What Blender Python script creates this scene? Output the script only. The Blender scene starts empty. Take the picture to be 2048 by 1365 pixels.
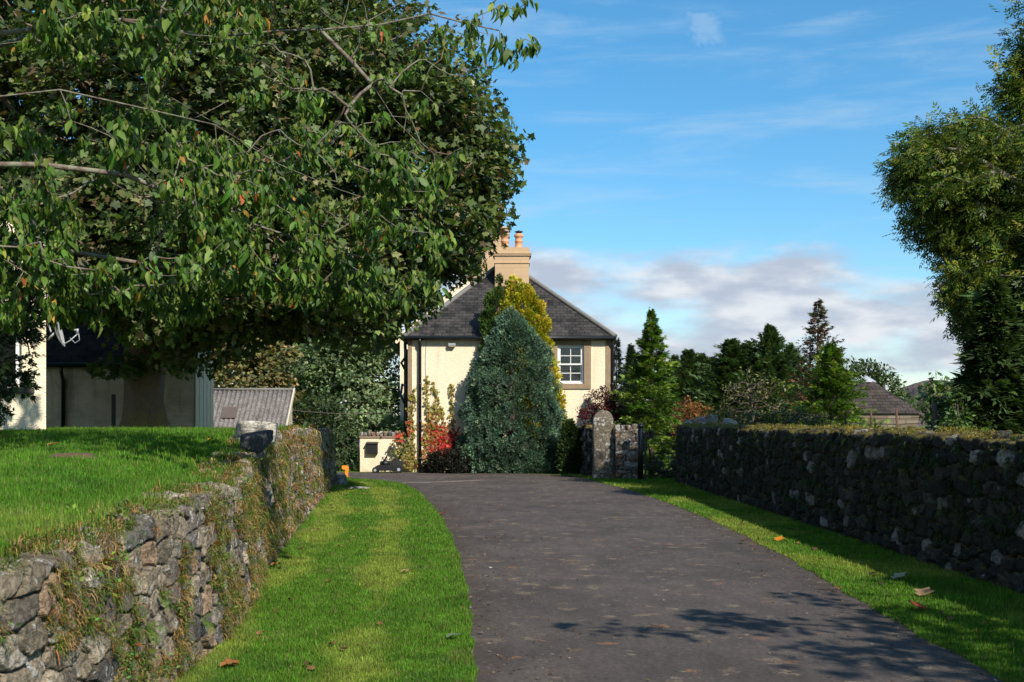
import bpy, bmesh, math, random
import numpy as np
from mathutils import Vector, Matrix
random.seed(7)
R = np.random.default_rng(11)
sc = bpy.context.scene
C = bpy.context.collection
# ------------------------------------------------------------------ camera, sky, sun, exposure
F = 2400.0            # focal length in pixels of the 2048 wide picture
HZ = 850.0            # row of the horizon
EYE = 1.6
cam_d = bpy.data.cameras.new('camera'); cam = bpy.data.objects.new('camera', cam_d); C.objects.link(cam)
cam.location = (0, 0, EYE); cam.rotation_euler = (math.radians(90), 0, 0)
cam_d.sensor_width = 36; cam_d.lens = 36*F/2048; cam_d.shift_y = (HZ-682.5)/2048
cam_d.clip_start = 0.1; cam_d.clip_end = 6000
cam_d.dof.use_dof = True; cam_d.dof.focus_distance = 26; cam_d.dof.aperture_fstop = 9
sc.camera = cam
SUN = Vector((0.65, -1.02, 0.98)).normalized()
sun_d = bpy.data.lights.new('sun', 'SUN'); sun = bpy.data.objects.new('sun', sun_d); C.objects.link(sun)
sun_d.energy = 5.0; sun_d.angle = math.radians(0.5); sun_d.color = (1.0, 0.93, 0.82)
sun.rotation_euler = SUN.to_track_quat('Z', 'Y').to_euler(); sun.location = (10, -20, 30)
sc.view_settings.view_transform = 'Standard'; sc.view_settings.look = 'None'
sc.view_settings.exposure = 0.38; sc.view_settings.gamma = 1.0
sc.cycles.max_bounces = 6; sc.cycles.diffuse_bounces = 2; sc.cycles.transparent_max_bounces = 8
sc.cycles.use_denoising = True

world = bpy.data.worlds.new('World'); sc.world = world; world.use_nodes = True
def build_world():
    nt = world.node_tree; N = nt.nodes; L = nt.links; N.clear()
    def nd(t, **k):
        n = N.new(t)
        for a, b in k.items(): setattr(n, a, b)
        return n
    def M(op, a, b=None, c=None, clamp=False):
        n = nd('ShaderNodeMath', operation=op, use_clamp=clamp)
        for i, v in enumerate((a, b, c)):
            if v is None: continue
            if isinstance(v, (int, float)): n.inputs[i].default_value = v
            else: L.new(v, n.inputs[i])
        return n.outputs[0]
    def SS(x, lo, hi):
        n = nd('ShaderNodeMapRange', interpolation_type='SMOOTHSTEP')
        L.new(x, n.inputs[0]); n.inputs[1].default_value = lo; n.inputs[2].default_value = hi
        return n.outputs[0]
    out = nd('ShaderNodeOutputWorld')
    sky = nd('ShaderNodeTexSky', sky_type='NISHITA', sun_disc=False)
    sky.sun_elevation = math.asin(SUN.z); sky.sun_rotation = math.atan2(SUN.x, SUN.y)
    sky.altitude = 100; sky.air_density = 1.0; sky.dust_density = 0.3; sky.ozone_density = 3.0
    sat = nd('ShaderNodeHueSaturation'); sat.inputs['Saturation'].default_value = 1.42; sat.inputs['Hue'].default_value = .492
    L.new(sky.outputs[0], sat.inputs['Color'])
    b1 = nd('ShaderNodeBackground'); b1.inputs[1].default_value = 0.125; L.new(sat.outputs[0], b1.inputs[0])
    tc = nd('ShaderNodeTexCoord'); sx = nd('ShaderNodeSeparateXYZ'); L.new(tc.outputs['Generated'], sx.inputs[0])
    az = M('ARCTAN2', sx.outputs[0], sx.outputs[1])         # 0 straight ahead, + to the right
    el = M('ARCSINE', sx.outputs[2])
    def noise(sa, se, oa, oe, scale, det=6, rough=.55, dist=0.0):
        cb = nd('ShaderNodeCombineXYZ'); L.new(M('MULTIPLY_ADD', az, sa, oa), cb.inputs[0]); L.new(M('MULTIPLY_ADD', el, se, oe), cb.inputs[1])
        n = nd('ShaderNodeTexNoise'); n.inputs['Scale'].default_value = scale; n.inputs['Detail'].default_value = det
        n.inputs['Roughness'].default_value = rough; n.inputs['Distortion'].default_value = dist
        L.new(cb.outputs[0], n.inputs['Vector']); return n.outputs['Fac']
    n1 = noise(1, 3.2, 3.3, 1.7, 7.5, 7, .5)
    # bank of low cloud: dense between about 2.5 and 8 degrees, thinning out towards the right
    top = M('MULTIPLY_ADD', az, -0.10, 0.164)
    bank = M('MULTIPLY', SS(M('SUBTRACT', top, el), -0.022, 0.03), SS(el, 0.030, 0.070))
    low = SS(el, 0.075, 0.02)
    dens = M('ADD', M('MULTIPLY', bank, 0.355), M('MULTIPLY_ADD', low, 0.20, -0.06))
    m1 = SS(M('ADD', n1, dens), 0.60, 0.82)
    n2 = noise(1, 7.0, 8.1, 4.2, 5.0, 8, .6, .4)
    cir = M('MULTIPLY_ADD', SS(n2, 0.44, 0.80), 0.45, 0.13)
    n4 = noise(1, 1.6, 1.2, 9.5, 9.0, 8, .62, .5)
    def blob(a0, e0, ra, re):
        da = M('DIVIDE', M('SUBTRACT', az, a0), ra); de = M('DIVIDE', M('SUBTRACT', el, e0), re)
        return M('SUBTRACT', 1.0, M('SQRT', M('ADD', M('MULTIPLY', da, da), M('MULTIPLY', de, de))), clamp=True)
    puff = M('MULTIPLY', SS(M('MULTIPLY', blob(0.150, 0.316, 0.062, 0.040), M('MULTIPLY_ADD', n4, 6.0, -2.7)), 0.0, 0.8), 0.42)
    wisp = M('MAXIMUM', cir, puff)
    n3 = noise(1, 3.0, 5.0, 2.0, 16, 6, .5)
    cr = nd('ShaderNodeMix', data_type='RGBA'); cr.inputs[6].default_value = (.48, .53, .64, 1); cr.inputs[7].default_value = (.80, .82, .86, 1)
    L.new(SS(n3, .38, .68), cr.inputs[0])
    b2 = nd('ShaderNodeBackground'); L.new(cr.outputs[2], b2.inputs[0]); b2.inputs[1].default_value = 0.80
    b3 = nd('ShaderNodeBackground'); b3.inputs[0].default_value = (.58, .78, .96, 1); b3.inputs[1].default_value = 0.70
    m0 = nd('ShaderNodeMixShader'); L.new(wisp, m0.inputs[0]); L.new(b1.outputs[0], m0.inputs[1]); L.new(b3.outputs[0], m0.inputs[2])
    m2 = nd('ShaderNodeMixShader'); L.new(M('MULTIPLY', m1, .93), m2.inputs[0]); L.new(m0.outputs[0], m2.inputs[1]); L.new(b2.outputs[0], m2.inputs[2])
    L.new(m2.outputs[0], out.inputs[0])
build_world()

# ------------------------------------------------------------------ helpers
def P(px, py, Y): return np.array([(px-1024)*Y/F, Y, EYE+(HZ-py)*Y/F])
def PX(px, Y): return (px-1024)*Y/F
def PZ(py, Y): return EYE+(HZ-py)*Y/F
def tag(o, label=None, cat=None, group=None, kind=None):
    if label: o['label'] = label
    if cat: o['category'] = cat
    if group: o['group'] = group
    if kind: o['kind'] = kind
    return o
def empty(name, loc, label=None, cat=None, group=None):
    o = bpy.data.objects.new(name, None); C.objects.link(o); o.location = loc; o.empty_display_size = .2
    return tag(o, label, cat, group)
def link(name, me, mat=None, parent=None, loc=None):
    o = bpy.data.objects.new(name, me); C.objects.link(o)
    if mat is not None and len(me.materials) == 0: me.materials.append(mat)
    if loc is not None: o.location = loc
    if parent is not None:
        o.parent = parent
        if loc is None: o.location = tuple(-np.array(parent.location))     # meshes are written in world coordinates
    return o
def npmesh(name, V, faces, col=None, smooth=False):
    """V (n,3); faces: list of int arrays (m,k)"""
    me = bpy.data.meshes.new(name); V = np.asarray(V, np.float32)
    me.vertices.add(len(V)); me.vertices.foreach_set('co', V.ravel())
    if not isinstance(faces, (list, tuple)): faces = [faces]
    faces = [np.asarray(f, np.int32) for f in faces if len(f)]
    nl = sum(f.size for f in faces); npol = sum(len(f) for f in faces)
    me.loops.add(nl); me.loops.foreach_set('vertex_index', np.concatenate([f.ravel() for f in faces]))
    tot = np.concatenate([np.full(len(f), f.shape[1], np.int32) for f in faces])
    st = np.concatenate([[0], np.cumsum(tot)[:-1]]).astype(np.int32)
    me.polygons.add(npol); me.polygons.foreach_set('loop_start', st); me.polygons.foreach_set('loop_total', tot)
    if smooth: me.polygons.foreach_set('use_smooth', np.ones(npol, bool))
    me.update(calc_edges=True)
    if col is not None:
        a = me.color_attributes.new('col', 'FLOAT_COLOR', 'POINT')
        c4 = np.ones((len(V), 4), np.float32); c4[:, :3] = col; a.data.foreach_set('color', c4.ravel())
    return me
def hsh(*a):
    x = np.zeros_like(np.asarray(a[0], np.float64))
    for i, v in enumerate(a): x = x + np.asarray(v, np.float64)*(127.1, 311.7, 74.7, 269.5)[i]
    s = np.sin(x)*43758.5453
    return s-np.floor(s)
def vnoise(x, y, z=0.0, seed=0):
    x, y, z = np.broadcast_arrays(np.asarray(x, float), y, z)
    xi, yi, zi = np.floor(x), np.floor(y), np.floor(z); fx, fy, fz = x-xi, y-yi, z-zi
    fx = fx*fx*(3-2*fx); fy = fy*fy*(3-2*fy); fz = fz*fz*(3-2*fz); r = 0
    for a in (0, 1):
        for b in (0, 1):
            for c in (0, 1):
                r = r+hsh(xi+a, yi+b, zi+c, seed)*(fx if a else 1-fx)*(fy if b else 1-fy)*(fz if c else 1-fz)
    return r
def fbm(x, y, z=0.0, seed=0, o=4):
    r = 0; am = .5; f = 1.0
    for i in range(o): r = r+am*vnoise(np.asarray(x)*f, np.asarray(y)*f, np.asarray(z)*f, seed+i); am *= .5; f *= 2.03
    return r
def unit(v): return v/np.maximum(np.linalg.norm(v, axis=-1, keepdims=True), 1e-9)
def sstep(x, a, b):
    t = np.clip((x-a)/(b-a), 0, 1); return t*t*(3-2*t)

# ---- material helpers
def mat(name, build):
    m = bpy.data.materials.new(name); m.use_nodes = True; nt = m.node_tree; nt.nodes.clear()
    N, L = nt.nodes, nt.links
    out = N.new('ShaderNodeOutputMaterial'); b = N.new('ShaderNodeBsdfPrincipled'); L.new(b.outputs[0], out.inputs[0])
    class G: pass
    g = G(); g.N, g.L, g.out, g.b = N, L, out, b
    def sock(node, i, v):
        s = node.inputs[i]
        if hasattr(v, 'is_linked'): L.new(v, s)
        else:
            if isinstance(v, tuple) and len(v) == 3 and len(s.default_value) == 4: v = v+(1,)
            s.default_value = v
    g.set = sock
    def math_(op, a, b_=0.0, c=0.0, clamp=False):
        n = N.new('ShaderNodeMath'); n.operation = op; n.use_clamp = clamp
        for i, v in enumerate((a, b_, c)): sock(n, i, v)
        return n.outputs[0]
    g.m = math_
    def noise(scale, det=4, rough=.5, co='Object', dist=0.0, sc3=None, w=None):
        t = N.new('ShaderNodeTexNoise'); t.inputs['Scale'].default_value = scale; t.inputs['Detail'].default_value = det
        t.inputs['Roughness'].default_value = rough; t.inputs['Distortion'].default_value = dist
        v = g.co(co)
        if sc3: mp = N.new('ShaderNodeMapping'); mp.inputs['Scale'].default_value = sc3; L.new(v, mp.inputs[0]); v = mp.outputs[0]
        L.new(v, t.inputs['Vector']); return t.outputs['Fac']
    g.noise = noise
    def co(kind):
        if kind == 'Pos': return N.new('ShaderNodeNewGeometry').outputs['Position']
        return N.new('ShaderNodeTexCoord').outputs[kind]
    g.co = co
    def ramp(x, lo, hi, smooth=True):
        n = N.new('ShaderNodeMapRange'); n.interpolation_type = 'SMOOTHSTEP' if smooth else 'LINEAR'
        sock(n, 0, x); n.inputs[1].default_value = lo; n.inputs[2].default_value = hi; return n.outputs[0]
    g.ramp = ramp
    def mix(f, a, b_, blend='MIX'):
        n = N.new('ShaderNodeMix'); n.data_type = 'RGBA'; n.blend_type = blend
        sock(n, 0, f); sock(n, 6, a); sock(n, 7, b_); return n.outputs[2]
    g.mix = mix
    def bump(h, strength=.5, dist=.02, prev=None):
        n = N.new('ShaderNodeBump'); n.inputs['Strength'].default_value = strength; n.inputs['Distance'].default_value = dist
        L.new(h, n.inputs['Height'])
        if prev is not None: L.new(prev, n.inputs['Normal'])
        L.new(n.outputs[0], b.inputs['Normal']); return n.outputs[0]
    g.bump = bump
    def attr(n_='col'):
        a = N.new('ShaderNodeAttribute'); a.attribute_name = n_; return a.outputs['Color']
    g.attr = attr
    def base(c): sock(b, 'Base Color', c)
    g.base = base
    def rough(v): sock(b, 'Roughness', v)
    g.rough = rough
    build(g); return m
def leaf_material(name, tr=.3, rough=.45, spec=.5, tint=(1.25, 1.35, .5)):
    def f(g):
        c = g.attr(); g.base(c); g.rough(rough); g.b.inputs['Specular IOR Level'].default_value = spec
        t = g.N.new('ShaderNodeBsdfTranslucent'); g.L.new(g.mix(1.0, c, tint, 'MULTIPLY'), t.inputs[0])
        mx = g.N.new('ShaderNodeMixShader'); mx.inputs[0].default_value = tr
        g.L.new(g.b.outputs[0], mx.inputs[1]); g.L.new(t.outputs[0], mx.inputs[2]); g.L.new(mx.outputs[0], g.out.inputs[0])
    return mat(name, f)
M_LEAF = leaf_material('leaf', .30, .5, .28)
M_NEEDLE = leaf_material('needle', .18, .6, .2)
M_GRASS = leaf_material('grass_blade', .35, .6, .15, (1.25, 1.3, .6))
M_DRY = leaf_material('dry_leaf', .2, .7, .2, (1.3, 1.0, .6))
def f(g):
    n = g.noise(9, 6, .65, 'Pos'); n2 = g.noise(60, 4, .6, 'Pos', sc3=(1, 1, .25)); l = g.ramp(g.noise(5, 5, .6, 'Pos'), .5, .68)
    c = g.mix(n2, (.045, .03, .022), (.13, .10, .078)); c = g.mix(g.m('MULTIPLY', l, .55), c, (.19, .20, .14)); g.base(c); g.rough(.9); g.bump(n2, .8, .03)
M_BARK = mat('bark', f)
def f(g):
    l = g.ramp(g.noise(14, 5, .7, 'Pos'), .40, .60); n2 = g.noise(80, 3, .6, 'Pos')
    c = g.mix(n2, (.07, .045, .035), (.17, .12, .095)); c = g.mix(g.m('MULTIPLY', l, .6), c, (.25, .27, .19)); g.base(c); g.rough(.95); g.bump(n2, .6, .01)
M_LICHEN_BARK = mat('lichened_bark', f)
def f(g):
    n2 = g.noise(60, 3, .6, 'Pos'); g.base(g.mix(n2, (.12, .05, .03), (.28, .15, .10))); g.rough(.7)
M_TWIG = mat('red_twig', f)
def simple(name, col, rough=.6, metal=0.0, bumpy=0.0, spec=.5):
    def f(g):
        n = g.noise(12, 4, .6, 'Pos'); dk = tuple(v*.72 for v in col); g.base(g.mix(n, dk, tuple(min(1, v*1.2) for v in col)))
        g.rough(rough); g.b.inputs['Metallic'].default_value = metal; g.b.inputs['Specular IOR Level'].default_value = spec
        if bumpy: g.bump(g.noise(90, 3, .6, 'Pos'), bumpy, .01)
    return mat(name, f)
M_BLACK = simple('black_painted_iron', (.012, .012, .013), .38)
M_BLACKP = simple('black_plastic', (.014, .014, .015), .45)
M_WHITE = simple('white_paint', (.78, .78, .76), .4)
M_TERRA = simple('buff_terracotta', (.60, .30, .16), .8, bumpy=.2)
M_ORANGE = simple('orange_plastic', (.75, .26, .02), .5)
M_GREY = simple('grey_metal', (.32, .33, .34), .5)
M_RUST = simple('rusty_iron', (.10, .05, .03), .85)
M_WOOD = simple('weathered_wood', (.10, .08, .065), .85, bumpy=.4)
def f(g):
    v = g.N.new('ShaderNodeTexVoronoi'); v.inputs['Scale'].default_value = 48; g.L.new(g.co('Pos'), v.inputs['Vector'])
    n = g.noise(1.2, 5, .6, 'Pos', sc3=(1, 1, .5)); fine = g.noise(70, 3, .6, 'Pos')
    c = g.mix(g.ramp(n, .35, .75), (.86, .745, .545), (.80, .675, .46)); c = g.mix(g.ramp(fine, .2, .5), (.64, .52, .33), c)
    st_ = g.ramp(g.noise(2.6, 4, .6, 'Pos', sc3=(2.2, 2.2, .16)), .52, .78); c = g.mix(g.m('MULTIPLY', st_, .28), c, (.42, .36, .25)); sz = g.N.new('ShaderNodeSeparateXYZ'); g.L.new(g.co('Pos'), sz.inputs[0])
    dirt = g.m('MULTIPLY', g.ramp(sz.outputs[2], .55, .0), g.ramp(g.noise(3.5, 5, .6, 'Pos'), .35, .7)); c = g.mix(g.m('MULTIPLY', dirt, .5), c, (.30, .24, .15))
    g.base(c); g.rough(.9); g.bump(g.m('ADD', v.outputs['Distance'], g.m('MULTIPLY', fine, .4)), .7, .018)
M_HARL = mat('cream_harling', f)
def f(g):
    n = g.noise(2.0, 6, .65, 'Pos'); fine = g.noise(11, 5, .6, 'Pos', sc3=(.5, .5, 1.5))
    c = g.mix(g.ramp(n, .3, .7), (.42, .36, .25), (.62, .54, .39)); st = g.ramp(g.noise(2.2, 4, .6, 'Pos', sc3=(2.5, 2.5, .3)), .5, .75)
    c = g.mix(g.m('MULTIPLY', st, .5), c, (.16, .15, .10)); g.base(c); g.rough(.95); g.bump(fine, .9, .05)
M_LIME = mat('old_limewashed_stone', f)
def f(g):
    n = g.noise(4, 5, .6, 'Pos'); fine = g.noise(50, 3, .6, 'Pos'); c = g.mix(n, (.20, .135, .08), (.34, .25, .155)); c = g.mix(g.m('MULTIPLY', g.ramp(g.noise(7, 3, .6, 'Pos'), .55, .75), .5), c, (.30, .30, .26))
    g.base(c); g.rough(.9); g.bump(fine, .4, .01)
M_SAND = mat('brown_sandstone', f)
def f(g):
    br = g.N.new('ShaderNodeTexBrick'); g.L.new(g.co('UV'), br.inputs[0]); br.inputs['Scale'].default_value = 1
    br.inputs['Brick Width'].default_value = .62; br.inputs['Row Height'].default_value = .3; br.inputs['Mortar Size'].default_value = .006
    g.set(br, 'Color1', (.48, .32, .18)); g.set(br, 'Color2', (.54, .37, .215)); g.set(br, 'Mortar', (.42, .28, .16))
    c = g.mix(g.m('MULTIPLY', g.noise(3, 5, .6, 'Pos'), .35), br.outputs['Color'], (.38, .28, .18)); g.base(c); g.rough(.85); g.bump(g.m('SUBTRACT', 1.0, br.outputs['Fac']), .4, .01)
M_CHIM = mat('tan_painted_stone', f)
def slate(name, a, b_, lich=.4, w=.26, h=.17, moss=0.0):
    def f(g):
        br = g.N.new('ShaderNodeTexBrick'); uv = g.co('UV'); 
        wv = g.N.new('ShaderNodeTexNoise'); wv.inputs['Scale'].default_value = 3.0; g.L.new(uv, wv.inputs['Vector'])
        va = g.N.new('ShaderNodeVectorMath'); va.operation = 'MULTIPLY_ADD'; g.L.new(wv.outputs['Color'], va.inputs[0]); va.inputs[1].default_value = (.06, .05, 0); g.L.new(uv, va.inputs[2])
        g.L.new(va.outputs[0], br.inputs[0]); br.inputs['Scale'].default_value = 1
        br.inputs['Brick Width'].default_value = w; br.inputs['Row Height'].default_value = h; br.inputs['Mortar Size'].default_value = .012; br.inputs['Mortar Smooth'].default_value = .3
        br.offset = .5; g.set(br, 'Color1', a); g.set(br, 'Color2', b_); g.set(br, 'Mortar', (.008, .008, .009))
        c = br.outputs['Color']; c = g.mix(g.m('MULTIPLY', g.ramp(g.noise(2.0, 5, .6, 'Pos'), .4, .7), .5), c, tuple(v*1.6 for v in b_))
        l = g.ramp(g.noise(16, 4, .7, 'Pos'), .66, .72); c = g.mix(g.m('MULTIPLY', l, lich), c, (.45, .45, .42))
        if moss: c = g.mix(g.m('MULTIPLY', g.ramp(g.noise(3, 5, .65, 'Pos'), .5, .66), moss), c, (.07, .065, .02))
        g.base(c); g.rough(.75); g.b.inputs['Specular IOR Level'].default_value = .2
        sp = g.N.new('ShaderNodeSeparateXYZ'); g.L.new(va.outputs[0], sp.inputs[0]); saw = g.m('SUBTRACT', 1.0, g.m('FRACT', g.m('DIVIDE', sp.outputs[1], h)))
        g.bump(g.m('ADD', g.m('MULTIPLY', saw, .8), g.m('ADD', g.m('MULTIPLY', br.outputs['Fac'], -.8), g.m('MULTIPLY', g.noise(25, 3, .6, 'Pos'), .5))), .8, .03)
    return mat(name, f)
M_SLATE = slate('dark_grey_slate', (.014, .0135, .013), (.052, .046, .043), .6)
M_SLATE2 = slate('mossy_old_slate', (.028, .022, .02), (.065, .051, .044), .25, .3, .22, .35)
def stone_material(name, lichen=(.58, .57, .52), la=.62, lb=.70, ls=9, lamt=.8, moss=.0, joint=(.035, .028, .018)):
    def f(g):
        c = g.attr(); n = g.ramp(g.noise(24, 7, .75, 'Pos'), .3, .7); c = g.mix(.9, c, g.mix(n, (.40, .37, .33), (1.4, 1.38, 1.35)), 'MULTIPLY'); crk = g.ramp(g.noise(9, 6, .7, 'Pos', sc3=(1, 1, 3.2), dist=1.5), .40, .47); c = g.mix(g.m('MULTIPLY', g.m('SUBTRACT', 1.0, crk), .35), c, (.05, .045, .035))
        l = g.ramp(g.noise(ls, 6, .72, 'Pos'), la, lb); c = g.mix(g.m('MULTIPLY', l, lamt), c, lichen)
        l2 = g.ramp(g.noise(31, 4, .6, 'Pos'), .64, .72); c = g.mix(g.m('MULTIPLY', l2, .45), c, (.50, .50, .44))
        a = g.N.new('ShaderNodeAttribute'); a.attribute_name = 'joint'; j = a.outputs['Fac']; c = g.mix(j, c, joint)
        if moss:
            ge = g.N.new('ShaderNodeNewGeometry'); s = g.N.new('ShaderNodeSeparateXYZ'); g.L.new(ge.outputs['Normal'], s.inputs[0])
            mm = g.m('MULTIPLY', g.ramp(s.outputs[2], .3, .8), g.ramp(g.noise(3.5, 5, .6, 'Pos'), .36, .52)); c = g.mix(g.m('MULTIPLY', mm, moss), c, g.mix(g.noise(30, 3, .6, 'Pos'), (.10, .10, .012), (.28, .20, .03)))
        g.base(c); g.rough(.92); g.b.inputs['Specular IOR Level'].default_value = .25; g.bump(g.m('ADD', g.noise(38, 6, .75, 'Pos', sc3=(1, 1, 1.6)), g.m('MULTIPLY', crk, .6)), 1.0, .028)
    return mat(name, f)
M_STONE_L = stone_material('mossy_wall_stone', la=.58, lb=.62, moss=.2, joint=(.075, .058, .035))
M_STONE_R = stone_material('shade_darkened_stone', lichen=(.38, .38, .36), la=.63, lb=.70, ls=7, lamt=.7, moss=.65, joint=(.012, .012, .008))
M_STONE = stone_material('gate_pillar_stone', la=.55, lb=.60, ls=6, lamt=.75, joint=(.04, .03, .02))

# ---- mesh helpers
class MB:
    def __init__(s): s.bm = bmesh.new()
    def box(s, a, b, M=None):
        x0, y0, z0 = a; x1, y1, z1 = b
        v = [s.bm.verts.new(p) for p in ((x0,y0,z0),(x1,y0,z0),(x1,y1,z0),(x0,y1,z0),(x0,y0,z1),(x1,y0,z1),(x1,y1,z1),(x0,y1,z1))]
        for q in ((0,3,2,1),(4,5,6,7),(0,1,5,4),(1,2,6,5),(2,3,7,6),(3,0,4,7)): s.bm.faces.new([v[i] for i in q])
        if M is not None:
            for q in v: q.co = M @ q.co
        return s
    def poly(s, pts):
        s.bm.faces.new([s.bm.verts.new(tuple(p)) for p in pts]); return s
    def prism(s, pts, d):
        """closed polygon pts extruded by vector d"""
        a = [s.bm.verts.new(tuple(p)) for p in pts]; b = [s.bm.verts.new(tuple(Vector(p)+Vector(d))) for p in pts]
        s.bm.faces.new(a); s.bm.faces.new(b[::-1])
        for i in range(len(a)): j = (i+1) % len(a); s.bm.faces.new([a[j], a[i], b[i], b[j]])
        return s
    def tube(s, pts, r, n=8, cap=True):
        pts = [Vector(p) for p in pts]; rr = r if hasattr(r, '__len__') else [r]*len(pts); rings = []; up = None
        for i, p in enumerate(pts):
            d = (pts[min(i+1, len(pts)-1)]-pts[max(i-1, 0)]).normalized()
            if up is None: up = d.orthogonal().normalized()
            up = (up-d*up.dot(d)).normalized(); w = d.cross(up)
            rings.append([s.bm.verts.new(p+(up*math.cos(t)+w*math.sin(t))*rr[i]) for t in [2*math.pi*k/n for k in range(n)]])
        for a, b in zip(rings, rings[1:]):
            for k in range(n): s.bm.faces.new([a[k], a[(k+1) % n], b[(k+1) % n], b[k]]).smooth = True
        if cap: s.bm.faces.new(rings[0][::-1]); s.bm.faces.new(rings[-1])
        return s
    def lathe(s, c, prof, n=20):
        """prof list of (r, z)"""
        rings = []
        for r, z in prof: rings.append([s.bm.verts.new((c[0]+r*math.cos(2*math.pi*k/n), c[1]+r*math.sin(2*math.pi*k/n), c[2]+z)) for k in range(n)])
        for a, b in zip(rings, rings[1:]):
            for k in range(n): s.bm.faces.new([a[k], a[(k+1) % n], b[(k+1) % n], b[k]]).smooth = True
        s.bm.faces.new(rings[0][::-1]); s.bm.faces.new(rings[-1]); return s
    def build(s, name, m, parent=None, bevel=0.0, uv=False):
        if bevel: bmesh.ops.bevel(s.bm, geom=list(s.bm.edges), offset=bevel, segments=2, affect='EDGES', clamp_overlap=True)
        bmesh.ops.recalc_face_normals(s.bm, faces=list(s.bm.faces))
        if uv:
            l = s.bm.loops.layers.uv.new('UVMap')
            for fc in s.bm.faces:
                n = fc.normal; h = Vector((0, 0, 1)).cross(n)
                h = h.normalized() if h.length > .01 else Vector((1, 0, 0)); w = n.cross(h)
                for lp in fc.loops: lp[l].uv = (lp.vert.co.dot(h), lp.vert.co.dot(w))
        me = bpy.data.meshes.new(name); s.bm.to_mesh(me); s.bm.free(); return link(name, me, m, parent)

# ---- leaf templates: x along the leaf, y across, z up from its face
def tpl(v, f): return np.array(v, float), np.array(f)
T_CHERRY = tpl([(0,0,0),(.3,0,.0),(.7,0,-.04),(1,0,-.16),(.18,.16,.03),(.45,.24,.06),(.78,.13,.0),(.18,-.16,.03),(.45,-.24,.06),(.78,-.13,.0)],
    [(0,4,1),(1,4,5),(1,5,2),(2,5,6),(2,6,3),(0,1,7),(1,8,7),(1,2,8),(2,9,8),(2,3,9)])
T_LEAF = tpl([(0,0,0),(.5,.26,.05),(1,0,-.05),(.5,-.26,.05),(.5,0,0)], [(0,4,1),(1,4,2),(0,3,4),(4,3,2)])
def _palm():
    o = [(0,.05),(.05,.38),(.28,.30),(.42,.58),(.58,.26),(1.0,0),(.58,-.26),(.42,-.58),(.28,-.30),(.05,-.38),(0,-.05)]
    v = [(.28,0,0)]+[(x-.05,y,-.10*(x*x+y*y)) for x, y in o]; return tpl(v, [(0,i,i+1) for i in range(1,11)])
T_PALM = _palm()
def _ash():
    v = []; f = []
    for (x, y, a) in [(.2,0,.9),(.2,0,-.9),(.45,0,.85),(.45,0,-.85),(.7,0,.75),(.7,0,-.75),(.8,0,0)]:
        d = np.array((math.cos(a), math.sin(a))); n = np.array((-d[1], d[0])); L_ = .36; b = len(v); o = np.array((x, y))
        for q, z in ((o,0),(o+d*L_*.45+n*.07,-.02),(o+d*L_,-.08),(o+d*L_*.45-n*.07,-.02)): v.append((q[0], q[1], z))
        f += [(b,b+1,b+2),(b,b+2,b+3)]
    return tpl(v, f)
T_ASH = _ash()
def _spray(n=7, spread=.9, w=.07):
    v = []; f = []; rr = random.Random(3)
    for i in range(n):
        a = (i/(n-1)-.5)*2*spread; L_ = (1-.45*abs(a)/spread)*(.85+.3*rr.random()); d = (math.cos(a), math.sin(a)); z = rr.uniform(-.15,.15)
        b = len(v); v += [(0,0,0),(d[0]*L_*.5-d[1]*w, d[1]*L_*.5+d[0]*w, z*.5),(d[0]*L_, d[1]*L_, z),(d[0]*L_*.5+d[1]*w, d[1]*L_*.5-d[0]*w, z*.5)]
        f += [(b,b+1,b+2),(b,b+2,b+3)]
    return tpl(v, f)
T_SPRAY = _spray(5, .8, .10)
T_FAN = _spray(4, .6, .13)
def leafmesh(O, A, Nn, S, T, col):
    tv, tf = T; A = unit(A); B = unit(np.cross(Nn, A)); Nn = np.cross(A, B); S = np.asarray(S).reshape(-1, 1, 1)
    V = O[:, None, :]+S*(tv[None, :, 0:1]*A[:, None, :]+tv[None, :, 1:2]*B[:, None, :]+tv[None, :, 2:3]*Nn[:, None, :])
    Fc = tf[None]+(np.arange(len(O))*len(tv))[:, None, None]
    return V.reshape(-1, 3), Fc.reshape(-1, 3), np.repeat(col, len(tv), 0)
def rnd(n): return unit(R.normal(size=(n, 3)))
def palette(n, cols, w=None, jit=.25):
    c = np.array(cols)[R.choice(len(cols), n, p=w)]
    return c*np.exp(R.normal(0, jit, (n, 1)))*(1+R.normal(0, .06, (n, 3)))
def ball(n): return rnd(n)*R.random((n, 1))**(1/3)

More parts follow.
